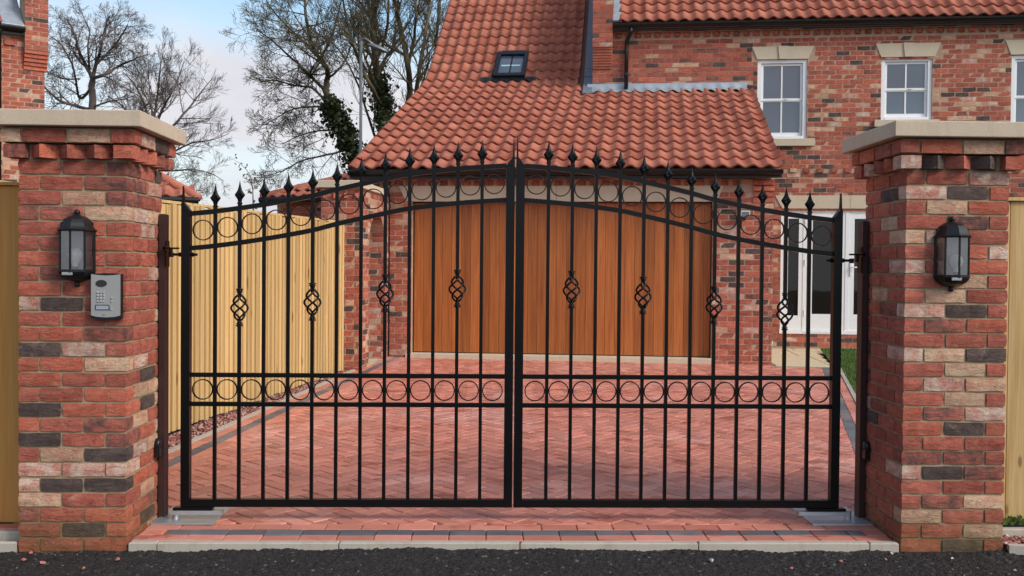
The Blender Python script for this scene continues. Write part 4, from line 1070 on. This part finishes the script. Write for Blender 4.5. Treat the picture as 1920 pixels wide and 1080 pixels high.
# ================================================================== arched side wall with a capped end pier
aw_ = thing('arched_wall', 'brick side wall with arched opening and pale coping beside the garage', 'wall', tuple(G0), GA)
ab = Bricks(aw_, HBM, JB, H_BRICKJ, 300); ra = random.Random(55)
UA0, UA1, VA0, VA1 = -5.76, -5.42, -1.66, -.0
O0, O1, ZS = -1.157, -.255, 1.80; OR = (O1-O0)/2; OC = (O0+O1)/2; ZT = 2.53; ZB = .16
b = MB(); k = .006
b.box(-5.93+k, UA1-k, VA0+k, O0-k, ZB-.1, ZT); b.box(UA0+k, UA1-k, O1+k, -.01, ZB-.1, ZT)
n = 12
for i in range(n):
    a0, a1 = math.pi-math.pi*i/n, math.pi-math.pi*(i+1)/n
    p0, p1 = (OC+(OR+k)*math.cos(a0), ZS+(OR+k)*math.sin(a0)), (OC+(OR+k)*math.cos(a1), ZS+(OR+k)*math.sin(a1))
    b.hexa([(UA0+k, p0[0], p0[1]), (UA1-k, p0[0], p0[1]), (UA1-k, p1[0], p1[1]), (UA0+k, p1[0], p1[1]), (UA0+k, p0[0], ZT), (UA1-k, p0[0], ZT), (UA1-k, p1[0], ZT), (UA0+k, p1[0], ZT)])
b.build('wall_core', HMORTAR, aw_)
inarch = lambda v, z, m_=.0: (O0-m_ < v < O1+m_ and z < ZS) or math.hypot(v-OC, z-ZS) < OR+m_ and z >= ZS-.02
ab.panel((-5.93, VA0, ZB), (1, 0, 0), (0, -1, 0), UA1+5.93, 0, ZT-ZB, rng=ra)
ab.panel((UA1, VA0, ZB), (0, 1, 0), (1, 0, 0), -VA0, 0, ZT-ZB, rng=ra, holes=[(O0-VA0, O1-VA0, -1, ZS-ZB)], skip=lambda a, z, w_: z+ZB >= ZS-.02 and inarch(a+VA0, z+ZB, .12))
ab.panel((UA0, O1, ZB), (1, 0, 0), (0, -1, 0), UA1-UA0, 0, ZS-ZB, rng=ra)
for i in range(19):                                     # ring of bricks on edge round the arch
    a = math.pi*(i+.5)/19; c = (OC+(OR+.052)*math.cos(a), ZS+(OR+.052)*math.sin(a))
    M = Matrix.Translation((UA1+.004, c[0], c[1])) @ Matrix.Rotation(D2R(90), 4, 'Z') @ Matrix.Rotation(-(a), 4, 'Y')
    ab.put(M, .105/BL, .95, ra.choice('rrcp'), 0, 3.2, ra)
for i in range(4): ab.put(Matrix.Translation((-5.89+.14*i, VA0-.04, ZT-.10)) @ Matrix.Rotation(D2R(45), 4, 'Z') @ Matrix.Translation((.051, 0, 0)), .1025/BL, .95, 'r', 0, 1, ra)
ab.flush()
MB().cbox(-5.985, UA1+.035, VA0-.06, O0+.05, ZT, ZT+.095, .006).build('capstone', STONEH, aw_)
MB().cbox(UA0-.05, UA1+.035, O0+.053, -.32, ZT, ZT+.085, .006).build('coping', STONEH, aw_)

# ================================================================== sandstone path, lawn, tub
path = struct(obj('path', None, None, (G0.x, G0.y, 0), (0, 0, GA)))
zp = .225
MB().box(-.0, .74, -.25, 2.99, .1, zp-.008).build('path_bed', plain('path_mortar', (.30, .25, .18), .95), path)
rs = random.Random(14)
vv = -.22
while vv < 2.95:
    hh = rs.choice((.45, .6, .6)); hh = min(hh, 2.985-vv); uu = .02
    uend = .80+.12*(vv+.22) if vv < 2.3 else 7.0
    while uu < uend-.08:
        ww = min(rs.choice((.45, .6, .75)), uend-uu)
        o = MB().cbox(uu+.006, uu+ww-.006, vv+.006, vv+hh-.006, .15, zp+rs.uniform(-.003, .004)+.0*vv, .006).build('slab', SLAB, path)
        uu += ww
    vv += hh
gp = MB().hexa([(*gl(-6.1, -1.3)[:2], .1), (*gl(-5.40, -1.3)[:2], .1), (*gl(-5.40, -.02)[:2], .1), (*gl(-6.1, -.02)[:2], .1), (*gl(-6.1, -1.3)[:2], .213), (*gl(-5.40, -1.3)[:2], .213), (*gl(-5.40, -.02)[:2], .222), (*gl(-6.1, -.02)[:2], .222)]).build('slab', SLAB); gp.parent = path; gp.matrix_parent_inverse = (Matrix.Translation((G0.x, G0.y, 0)) @ Matrix.Rotation(GA, 4, 'Z')).inverted()
RE = RN*.075                                             # edging between the drive and the lawn
led = struct(obj('lawn_edging', None, None)); course_pts = (RB-RA).length; q = 0.0; rl = random.Random(2)
while q < course_pts-.3:
    p, e_ = RA+RD*(q+.003), RA+RD*(min(q+.2, course_pts)-.003)
    P = [p-RN*-.052, p+RN*.15, e_+RN*.15, e_-RN*-.052]
    o = MB().hexa([(a.x, a.y, gz(a.y)-.05) for a in P]+[(a.x, a.y, gz(a.y)+rl.uniform(-.001, .002)) for a in P]).build('paver', PAVER, led); o.color = (.2, rl.random(), 0, 1)
    q += .2
q = 0.0
while q < course_pts-.3:
    p, e_ = RA+RD*q, RA+RD*(q+.9); P = [p+RN*.155, p+RN*.20, e_+RN*.20, e_+RN*.155]
    MB().hexa([(a.x, a.y, gz(a.y)-.05) for a in P]+[(a.x, a.y, gz(a.y)+.012) for a in P]).build('edging_stone', CONC, led); q += .905
lawn_poly = [RA+RN*.2+RD*.6, RB+RN*.2-RD*.1, gl(.84, .1), gl(1.12, 2.36), gl(9, 2.36), gl(9, -6.5)]
lawn_poly = [(p.x, p.y) for p in lawn_poly]
b = MB(); b.v = [(x, y, gz(y)+.004) for x, y in lawn_poly]; b.f = [tuple(range(len(b.v)))]
struct(b.build('lawn', LAWN))
def inside(x, y, P):
    c = False; j = len(P)-1
    for i in range(len(P)):
        if (P[i][1] > y) != (P[j][1] > y) and x < (P[j][0]-P[i][0])*(y-P[i][1])/(P[j][1]-P[i][1])+P[i][0]: c = not c
        j = i
    return c
b = MB(); rgs = random.Random(4); k = 0
while k < 45000:
    x, y = rgs.uniform(4.6, 10), rgs.uniform(2.0, 11.5)
    if not inside(x, y, lawn_poly) or pix((x, y, .2))[0] > 1720 and rgs.random() < .85: continue
    k += 1; z = gz(y); a = rgs.uniform(0, 6.28); h = rgs.uniform(.025, .065); w_ = rgs.uniform(.003, .005); le = rgs.uniform(0, .03)
    n = len(b.v); b.v += [(x-w_*math.cos(a), y-w_*math.sin(a), z), (x+w_*math.cos(a), y+w_*math.sin(a), z), (x+le*math.sin(a), y+le*math.cos(a), z+h)]; b.f.append((n, n+1, n+2))
tag(stuff(b.build('grass', GRASS)), 'short green lawn grass between the drive and the house', 'grass')
def tub_mat():
    m = NT('paint_tub_label'); z = m.n('SeparateXYZ', {0: m.objc()}).outputs[2]
    c = m.ramp(m.math('ADD', m.math('MULTIPLY', z, 4.0), m.math('MULTIPLY', m.noise(9, 3, .6, m.objc()), .25)), [(.1, (.55, .50, .22)), (.42, (.45, .50, .30)), (.62, (.22, .42, .36)), (.80, (.60, .66, .64)), (.95, (.14, .30, .20))]); m.bs(col=c, rough=.4); return m.m
pt = thing('paint_tub', 'green and white lidded plastic tub standing by the garage corner', 'tub', tuple(gl(.19, 1.9, zp+.004)), GA)
MB().lathe([(0, 0), (.095, 0), (.108, .19), (.108, .195)], n=24).build('tub', tub_mat(), pt, True)
MB().lathe([(.114, .19), (.114, .212), (.10, .216), (0, .216)], n=24).build('lid', plain('dark_green_lid', (.05, .16, .09), .4), pt)
# ferny weed by the right fence foot and green scrap at the motor lid
wd = thing('weed', 'low green weed at the foot of the pale fence', 'plant', (4.80, .265, .09)); b = MB(); rq = random.Random(6)
for k in range(40):
    a = rq.uniform(0, 6.28); L = rq.uniform(.02, .055); x, y = rq.uniform(-.13, .2), rq.uniform(-.03, .02); b.quad((x-.006, y, 0), (x+.006, y, 0), (x+.012+L*.4*math.cos(a), y-.01+L*.3*math.sin(a), L*.8), (x+L*.5*math.cos(a), y+L*.4*math.sin(a), L))
b.build('leaf', GRASS, wd)

# ================================================================== small outbuildings behind the fence
def hip_shed(name, label, corner, dirA, L1, dirB, L2, ze, pitch, seed, win=None, flip=False):
    t = thing(name, label, 'outbuilding', (corner.x, corner.y, 0)); A = dirA.normalized(); B = dirB.normalized(); r = random.Random(seed)
    bk = Bricks(t, HBM, JB, H_BRICKJ, 150)
    for (d, o, n_) in ((A, B, -B), (B, A, -A)):
        pass
    P = [Vector((0, 0, 0)), A*L1, A*L1+B*L2, B*L2]
    MB().hexa([(p.x, p.y, .1) for p in P]+[(p.x, p.y, ze) for p in P]).build('wall', HMORTAR, t)
    nA = -B
    bk.panel((A*L1 if flip else Vector((0, 0, 0)))+nA*.006+Vector((0, 0, 0)), -A if flip else A, nA, L1, 1.6, ze-.05, rng=r)
    bk.flush()
    # hipped roof of pantiles on the front slope
    ov = .2; tp = math.tan(pitch); tl_ = Tiles(t, 120)
    O = -(A+B)*ov; run = min(L1, L2)/2+ov
    ap0, ap1 = O+(A+B)*run, O+A*(L1+2*ov-run)+B*run
    C = [O, O+A*(L1+2*ov), O+A*(L1+2*ov)+B*(L2+2*ov), O+B*(L2+2*ov)]
    b = MB(); zr_ = ze+run*tp
    V3 = lambda p, z: (p.x, p.y, z)
    b.quad(V3(C[0], ze), V3(C[1], ze), V3(ap1, zr_), V3(ap0, zr_)); b.quad(V3(C[1], ze), V3(C[2], ze), V3(ap1, zr_)); b.quad(V3(C[2], ze), V3(C[3], ze), V3(ap0, zr_), V3(ap1, zr_)); b.quad(V3(C[3], ze), V3(C[0], ze), V3(ap0, zr_))
    b.build('roof_deck', TILEJ, t)
    e0 = A if not flip else -A; org = C[0] if not flip else C[1]
    R = Matrix(((e0.x, B.x, 0), (e0.y, B.y, 0), (0, 0, 1))).to_4x4()
    T_ = L1+2*ov; rows = int(run/(.32*math.cos(pitch)))
    for q in range(rows):
        dd = q*.32*math.cos(pitch); x = dd*1.0
        while x+.21 < T_-dd:
            tl_.put(Matrix.Translation((org.x, org.y, ze+.02)) @ R @ Matrix.Translation((x, dd, dd*tp)) @ Matrix.Rotation(pitch, 4, 'X'), q); x += .21
    tl_.flush()
    for (ca, cb_) in ((C[0], ap0), (C[1], ap1)):          # hip ridge
        MB().tube([V3(ca, ze+.03), V3(cb_, zr_+.03)], .07, 8).build('hip_tile', TILE, t, True)
    MB().tube([V3(C[0]-B*.03, ze-.01), V3(C[1]-B*.03, ze-.01)], .05, 8).build('gutter', BLACKP, t)
    if win:
        o = Matrix.Translation((0, 0, 0)) @ Matrix(((A.x, B.x, 0), (A.y, B.y, 0), (0, 0, 1))).to_4x4()
        b = MB(); b.box(win[0], win[1], -.03, .05, win[2], win[3]); wq = b.build('lintel', STONEH, t); wq.matrix_local = o
    return t
c1 = at(520, 375, 17.0); hip_shed('outbuilding', 'low brick outbuilding with hipped pantile roof beyond the capped wall pier', c1, Vector((.93, -.37, 0)), 3.3, Vector((.37, .93, 0)), 3.0, c1.z, D2R(22), 12, (.45, 1.15, 2.02, 2.22))
c2 = at(345, 376, 14.5); A2 = Vector((-.95, -.30, 0)); hip_shed('outbuilding', 'low brick outbuilding with hipped pantile roof behind the intercom pier', c2-Vector((-.95, -.3, 0))*0, A2, 1.55, Vector((-.30, .95, 0)), 2.4, c2.z, D2R(33), 13, None, True)

# ================================================================== neighbouring house beyond the intercom pier
nc = at(84, 200, 17.0); NA = D2R(35)
nh = thing('neighbour_house', 'brick house corner with parapet kneeler and black downpipe beyond the intercom pier', 'house', (nc.x, nc.y, 0), NA)
nb = Bricks(nh, HBM, JB, H_BRICKJ, 300); rn = random.Random(91)
MB().box(-5.5, -.006, .006, 6, 0, 5.45).build('wall', HMORTAR, nh)
nb.panel((-2.9, 0, 0), (1, 0, 0), (0, -1, 0), 2.9, 2.9, 5.43, rng=rn, vis=lambda a, z: 0 if a > 1.2 else 30)
nb.panel((0, 0, 0), (0, 1, 0), (1, 0, 0), 2.0, 2.9, 5.43, rng=rn, vis=lambda a, z: 20)
MB().box(-.335, .03, -.13, .35, 5.2, 6.16).build('parapet_core', HMORTAR, nh)
for k in range(5): MB().box(-.337, .034, -.02-.024*k, .1, 4.87+k*.066, 4.87+(k+1)*.066-.004).build('corbel_course', H_BRICK, nh).color = btype('r')
for r in range(12):
    for (a0, a1) in (((-.335, -.12), (-.11, .032)) if r % 2 else ((-.335, -.2275), (-.2175, .032))): nb.put(Matrix.Translation(((a0+a1)/2, -.137, 5.205+(r+.5)*GAUGE)), (a1-a0)/BL, 1, None, 0, 1, rn)
for k in range(14): nb.put(Matrix.Translation((-.55-.24*k, -.03, 5.30)), .8, 1.6, 'r', 5, 1, rn)
nb.flush()
MB().prism([(-.17, 6.162), (-.17, 6.24), (.35, 6.30), (3, 8.4), (3, 8.3), (.35, 6.2)], lambda a, c, d: (d, a, c), -.38, .075).build('coping', STONEH, nh)
tl = Tiles(nh, 300); sa = math.atan(.86)
for r in range(10):
    for j in range(12): tl.put(Matrix.Translation((-.70-.21*(j+1), -.14+r*.315*math.cos(sa), 5.56+r*.315*math.sin(sa))) @ Matrix.Rotation(sa, 4, 'X'), r)
tl.flush()
MB().cbox(0, .36, 0, 2.2, -.02, .03, .006).build('flashing', LEADL, nh, False, (-.70, -.12, 5.56), (sa, 0, 0))
MB().hexa([(-3.4, -.1, 5.46), (-.34, -.1, 5.46), (-.34, 3, 8.1), (-3.4, 3, 8.1), (-3.4, -.1, 5.52), (-.34, -.1, 5.52), (-.34, 3, 8.16), (-3.4, 3, 8.16)]).build('roof_deck', HMORTAR, nh)
gutter(nh, -3.4, -.34, -.17, 5.53, .06)
MB().tube([(-.72, -.17, 5.48), (-.72, -.06, 5.38), (-.72, -.055, 2.0)], .034, 10).build('downpipe', BLACKP, nh, True)

# ================================================================== street lamp beyond the garage
lp = at(676, 300, 24.0); tp_ = at(677, 74, 24.0)
sl_ = thing('street_lamp', 'tall grey street lamp with a side arm among the bare trees', 'street lamp', (lp.x, lp.y, .2))
GREYM = plain('lamp_post_grey', (.20, .20, .205), .45, .4)
MB().tube([(0, 0, 0), (0, 0, 1.2), (0, 0, 1.25), (0, 0, tp_.z-.25)], [.085, .085, .045, .034], 10).build('pole', GREYM, sl_, True)
hd = at(718, 97, 24.0)-Vector((lp.x, lp.y, .2))
MB().tube([(0, 0, tp_.z-.30), (.02, 0, tp_.z-.2), (.10, -.02, tp_.z-.19), (hd.x*.6, -.1, hd.z+.14)], .028, 8).build('arm', GREYM, sl_, True)
b = MB(); b.lathe([(0, -.06), (.07, -.055), (.115, -.02), (.12, .0), (.09, .05), (0, .075)], n=14); o = b.build('lamp_head', GREYM, sl_, True, (hd.x*.8, -.12, hd.z+.05), (0, D2R(22), 0)); o.scale = (2.3, 1.0, 1.0)

# ================================================================== bare winter trees
class Tree:
    def __init__(s, name, label, base, mat, seed):
        s.root = thing(name, label, 'tree', tuple(base)); s.base = Vector(base); s.mat = mat; s.r = random.Random(seed); s.np = np.random.default_rng(seed); s.tr = MB(); s.cr = MB(); s.k = .62
    def vec(s): return Vector((s.r.gauss(0, 1), s.r.gauss(0, 1), s.r.gauss(0, 1))).normalized()
    def limb(s, pts, r0, r1, kids=(), sides=7, level=1):  # an explicit limb through world points
        P = [Vector(p)-s.base for p in pts]; Q = []
        for i in range(len(P)-1):
            a, p, q, c = P[max(i-1, 0)], P[i], P[i+1], P[min(i+2, len(P)-1)]
            for k in range(4):
                t = k/4; Q.append(.5*((2*p)+(q-a)*t+(2*a-5*p+4*q-c)*t*t+(3*p-a-3*q+c)*t**3)+s.vec()*r0*.12)
        Q.append(P[-1]); n = len(Q)
        r0, r1 = r0*s.k, r1*s.k; R = [r0+(r1-r0)*(i/(n-1)) for i in range(n)]
        s.tr.tube(Q, R, sides, cap=True)
        return Q, R
    def grow(s, p, d, L, r, lv, mx, prm):
        seg = max(3, min(7, int(L/prm['seg']))); Q = [p]; R = [r]; d = d.normalized()
        for i in range(seg):
            d = (d+s.vec()*prm['wander']+Vector((0, 0, prm['up'])))
            d.normalize(); p = p+d*(L/seg); Q.append(p); R.append(max(prm['rmin'], r*(1-.72*(i+1)/seg)))
        s.cr.tube(Q, R, 5 if r > .05 else (4 if r > .02 else 3), cap=False)
        if lv >= mx: return
        n = prm['n'][min(lv, len(prm['n'])-1)]
        for k in range(n):
            t = .22+.78*(k+s.r.random())/n; i = min(int(t*seg), seg-1); q = Q[i].lerp(Q[i+1], t*seg-i); dd = (Q[i+1]-Q[i]).normalized()
            ax = dd.cross(s.vec()).normalized(); an = D2R(s.r.uniform(*prm['ang']))
            nd = dd*math.cos(an)+ax*math.sin(an)
            s.grow(q, nd, L*s.r.uniform(*prm['rat'])*(1.1-.45*t), max(prm['rmin'], R[i]*.62), lv+1, mx, prm)
    def sprout(s, QR, n, L, prm, t0=.2, mx=4, bias=Vector((0, 0, 0)), ang=(30, 65)):
        Q, R = QR
        n = int(n*1.35)
        for k in range(n):
            t = t0+(1-t0)*(k+s.r.random())/n; i = min(int(t*(len(Q)-1)), len(Q)-2); dd = (Q[i+1]-Q[i]).normalized()
            ax = dd.cross(s.vec()).normalized(); an = D2R(s.r.uniform(*ang)); nd = dd*math.cos(an)+ax*math.sin(an)+bias
            s.grow(Q[i], nd, L*s.r.uniform(.6, 1.15)*(1.15-.5*t), max(prm['rmin']*1.5, R[i]*.55), 1, mx, prm)
    def done(s):
        s.tr.build('trunk', s.mat, s.root, True); s.cr.build('crown', s.mat, s.root, True)
def ivy(t, Q, R, n, size, spread, rng):
    b = MB()
    for k in range(n):
        i = rng.random()*(len(Q)-1); j = int(i); p = Q[j].lerp(Q[min(j+1, len(Q)-1)], i-j); r = R[j]+spread*abs(rng.gauss(0, .6))*(.6+.6*math.sin(i*2.1)**2)
        a = rng.uniform(0, 6.28); o = p+Vector((math.cos(a)*r, math.sin(a)*r, rng.gauss(0, .12)))
        s = size*rng.uniform(.6, 1.2); u = Vector((rng.gauss(0, 1), rng.gauss(0, 1), rng.gauss(0, 1))).normalized(); w = u.cross(Vector((rng.gauss(0, 1), rng.gauss(0, 1), rng.gauss(0, 1)))).normalized()
        b.quad(o-u*s*.5, o+w*s*.45, o+u*s*.6, o-w*s*.45)
    stuff(b.build('ivy', IVY, t.root))
OAK = dict(seg=.4, wander=.23, up=.04, rmin=.0048, n=(5, 5, 4, 3), ang=(24, 56), rat=(.54, .80))
ASHT = dict(seg=.45, wander=.15, up=.08, rmin=.0048, n=(5, 5, 4, 3), ang=(16, 42), rat=(.55, .82))
# oak behind the intercom pier
D = 44.0; A_ = lambda x, y, d=0.0: at(x, y, D+d)
t = Tree('oak_tree', 'spreading bare oak with dark forked trunk behind the intercom pier', Vector((at(174, 300, D).x, at(174, 300, D).y, .2)), BARK_O, 5)
bs = Vector((t.base.x, t.base.y, .2))
tr = t.limb([bs, A_(174, 300), A_(173, 215), A_(172, 170), A_(174, 148)], .34, .20, sides=9)
for (pts, r0, r1, n, L) in (
    ([(174, 150), (160, 120), (148, 95), (140, 65), (125, 35)], .15, .04, 9, 1.5),
    ([(174, 148), (182, 115), (190, 85), (196, 55), (205, 30)], .15, .04, 9, 1.5),
    ([(173, 146), (200, 138), (226, 122), (250, 112), (275, 102)], .14, .03, 9, 1.4),
    ([(172, 165), (150, 185), (142, 150), (135, 120), (115, 85), (98, 70)], .11, .03, 9, 1.3),
    ([(165, 205), (140, 198), (115, 190), (95, 175), (80, 160)], .13, .05, 9, 1.3),
    ([(150, 148), (120, 148), (98, 140), (80, 130)], .06, .02, 7, 1.2),
    ([(182, 120), (215, 85), (232, 60), (240, 45)], .09, .03, 8, 1.3),
    ([(176, 200), (205, 190), (235, 185), (262, 175)], .07, .02, 7, 1.3),
    ([(168, 130), (165, 90), (168, 60), (160, 40)], .09, .03, 8, 1.4)):
    QR = t.limb([A_(x, y, t.r.uniform(-1.2, 1.2)*(i > 0)) for i, (x, y) in enumerate(pts)], r0, r1)
    t.sprout(QR, n, L, OAK, .15, 4)
t.done()
# rounder tree next to it
D = 50.0
t = Tree('beech_tree', 'rounded bare tree with fanning grey branches beside the oak', Vector((at(292, 300, D).x, at(292, 300, D).y, .2)), BARK_P, 6)
bs = Vector((t.base.x, t.base.y, .2))
tr = t.limb([bs, A_(290, 380), A_(290, 300), A_(288, 240)], .36, .22, sides=9)
for (pts, r0, r1, n, L) in (
    ([(288, 260), (290, 215), (296, 170), (300, 130), (305, 105)], .14, .03, 10, 1.6),
    ([(288, 250), (300, 215), (318, 180), (335, 145), (345, 115)], .13, .03, 10, 1.6),
    ([(288, 262), (320, 240), (352, 205), (375, 175), (400, 145)], .13, .03, 10, 1.6),
    ([(288, 250), (275, 210), (262, 175), (245, 150), (230, 135)], .12, .03, 10, 1.6),
    ([(288, 262), (255, 225), (225, 195), (200, 180)], .11, .03, 9, 1.5),
    ([(290, 300), (325, 285), (360, 268), (400, 262), (430, 250)], .11, .02, 10, 1.5),
    ([(290, 320), (325, 320), (360, 318), (395, 325), (420, 340)], .09, .02, 9, 1.4),
    ([(288, 252), (285, 205), (280, 160), (278, 120)], .11, .03, 9, 1.6),
    ([(290, 330), (320, 345), (345, 355), (380, 372)], .07, .02, 8, 1.2)):
    QR = t.limb([A_(x, y, t.r.uniform(-1.5, 1.5)*(i > 0)) for i, (x, y) in enumerate(pts)], r0, r1)
    t.sprout(QR, n, L, ASHT, .15, 4)
t.done()
# leaning ivy-clad tree left of the street lamp
D = 30.0
t = Tree('leaning_tree', 'leaning bare tree with ivy clad lower trunk beside the street lamp', Vector((at(700, 380, D).x, at(700, 380, D).y, .2)), BARK_S, 8)
bs = Vector((t.base.x, t.base.y, .2))
tr = t.limb([bs, A_(690, 360), A_(668, 300), A_(645, 250), A_(625, 210), A_(612, 170), A_(614, 135)], .30, .13, sides=9)
ivy(t, tr[0][6:19], tr[1][6:19], 2600, .13, .33, random.Random(3))
for (pts, r0, r1, n, L) in (
    ([(614, 140), (612, 125), (592, 100), (582, 70), (575, 40), (570, -10), (560, -60)], .12, .05, 13, 1.5),
    ([(614, 175), (590, 150), (570, 130), (550, 112), (528, 92), (505, 72), (482, 55)], .10, .02, 14, 1.3),
    ([(610, 190), (585, 165), (550, 160), (515, 150), (485, 155)], .07, .02, 11, 1.2),
    ([(622, 205), (590, 200), (550, 205), (520, 220), (495, 235)], .06, .015, 11, 1.1),
    ([(640, 245), (600, 245), (560, 255), (530, 270)], .06, .015, 10, 1.1),
    ([(655, 280), (615, 290), (570, 300), (530, 320), (500, 330)], .06, .015, 10, 1.1),
    ([(590, 100), (560, 70), (530, 40), (505, 10), (490, -20)], .07, .02, 11, 1.4),
    ([(600, 110), (620, 75), (630, 40), (640, 0), (645, -40)], .07, .02, 11, 1.4),
    ([(612, 150), (640, 125), (655, 95), (668, 55), (680, 10)], .06, .02, 11, 1.3)):
    QR = t.limb([A_(x, y, t.r.uniform(-1.2, 1.2)*(i > 0)) for i, (x, y) in enumerate(pts)], r0, r1)
    t.sprout(QR, n, L, OAK, .12, 4)
t.done()
# upright tree group behind the garage roof
D = 27.0
t = Tree('upright_tree', 'tall bare tree with many upright mossy stems behind the garage roof', Vector((at(750, 350, D).x, at(750, 350, D).y, .2)), BARK_S, 9)
bs = Vector((t.base.x, t.base.y, .2))
tr = t.limb([bs, A_(740, 320), A_(728, 250), A_(716, 190), A_(706, 140), A_(702, 90), A_(700, 30), A_(698, -60)], .24, .10, sides=9)
ivy(t, tr[0][5:17], tr[1][5:17], 1700, .12, .24, random.Random(4)); t.sprout(tr, 9, 1.8, ASHT, .42, 4, ang=(14, 38))
for (pts, r0, r1, n, L) in (
    ([(745, 330), (762, 250), (768, 170), (764, 120), (752, 60), (740, 0), (735, -60)], .17, .08, 14, 1.7),
    ([(760, 260), (778, 180), (790, 110), (800, 50), (808, -30)], .12, .06, 12, 1.6),
    ([(765, 280), (800, 180), (815, 110), (822, 40), (828, -30)], .11, .05, 12, 1.5),
    ([(716, 200), (690, 150), (672, 110), (655, 60), (645, 10), (635, -40)], .09, .04, 12, 1.6),
    ([(740, 320), (712, 280), (690, 215), (668, 150), (640, 100), (605, 60)], .08, .02, 12, 1.4),
    ([(764, 130), (775, 80), (780, 30), (778, -40)], .09, .04, 11, 1.5),
    ([(704, 120), (722, 70), (728, 20), (726, -40)], .08, .04, 11, 1.5),
    ([(740, 240), (790, 200), (760, 150), (725, 110)], .05, .02, 8, 1.2)):
    QR = t.limb([A_(x, y, t.r.uniform(-1.2, 1.2)*(i > 0)) for i, (x, y) in enumerate(pts)], r0, r1)
    t.sprout(QR, int(n*.62), L*1.1, ASHT, .12, 4, ang=(14, 38))
t.done()
# young climber showing over the board fence
D = 13.0
t = thing('climber', 'thin leafy climbing shoot showing above the pale board fence', 'plant', tuple(at(476, 470, D)))
b = MB(); base = at(476, 470, D); q = [at(x, y, D)-base for x, y in ((476, 470), (475, 400), (474, 355), (470, 330), (462, 318), (450, 306), (440, 301))]
b.tube(q, [.012, .010, .007, .005, .004, .003, .002], 5).build('stem', BARK_O, t, True)
b = MB(); rc = random.Random(2)
for k in range(26):
    p = q[1+k % 5].lerp(q[2+k % 5], rc.random())+Vector((rc.gauss(0, .035), rc.gauss(0, .03), rc.gauss(0, .04))); s = rc.uniform(.03, .06); u = Vector((rc.gauss(0, 1), rc.gauss(0, .6), rc.gauss(-.6, .6))).normalized(); w = u.cross(Vector((rc.gauss(0, 1), 1, rc.gauss(0, 1)))).normalized()
    b.quad(p, p+u*s*.6+w*s*.4, p+u*s*1.2, p+u*s*.6-w*s*.4)
b.build('leaf', leaf_mat('climber_leaf', (.10, .12, .03), (.22, .16, .07)), t)
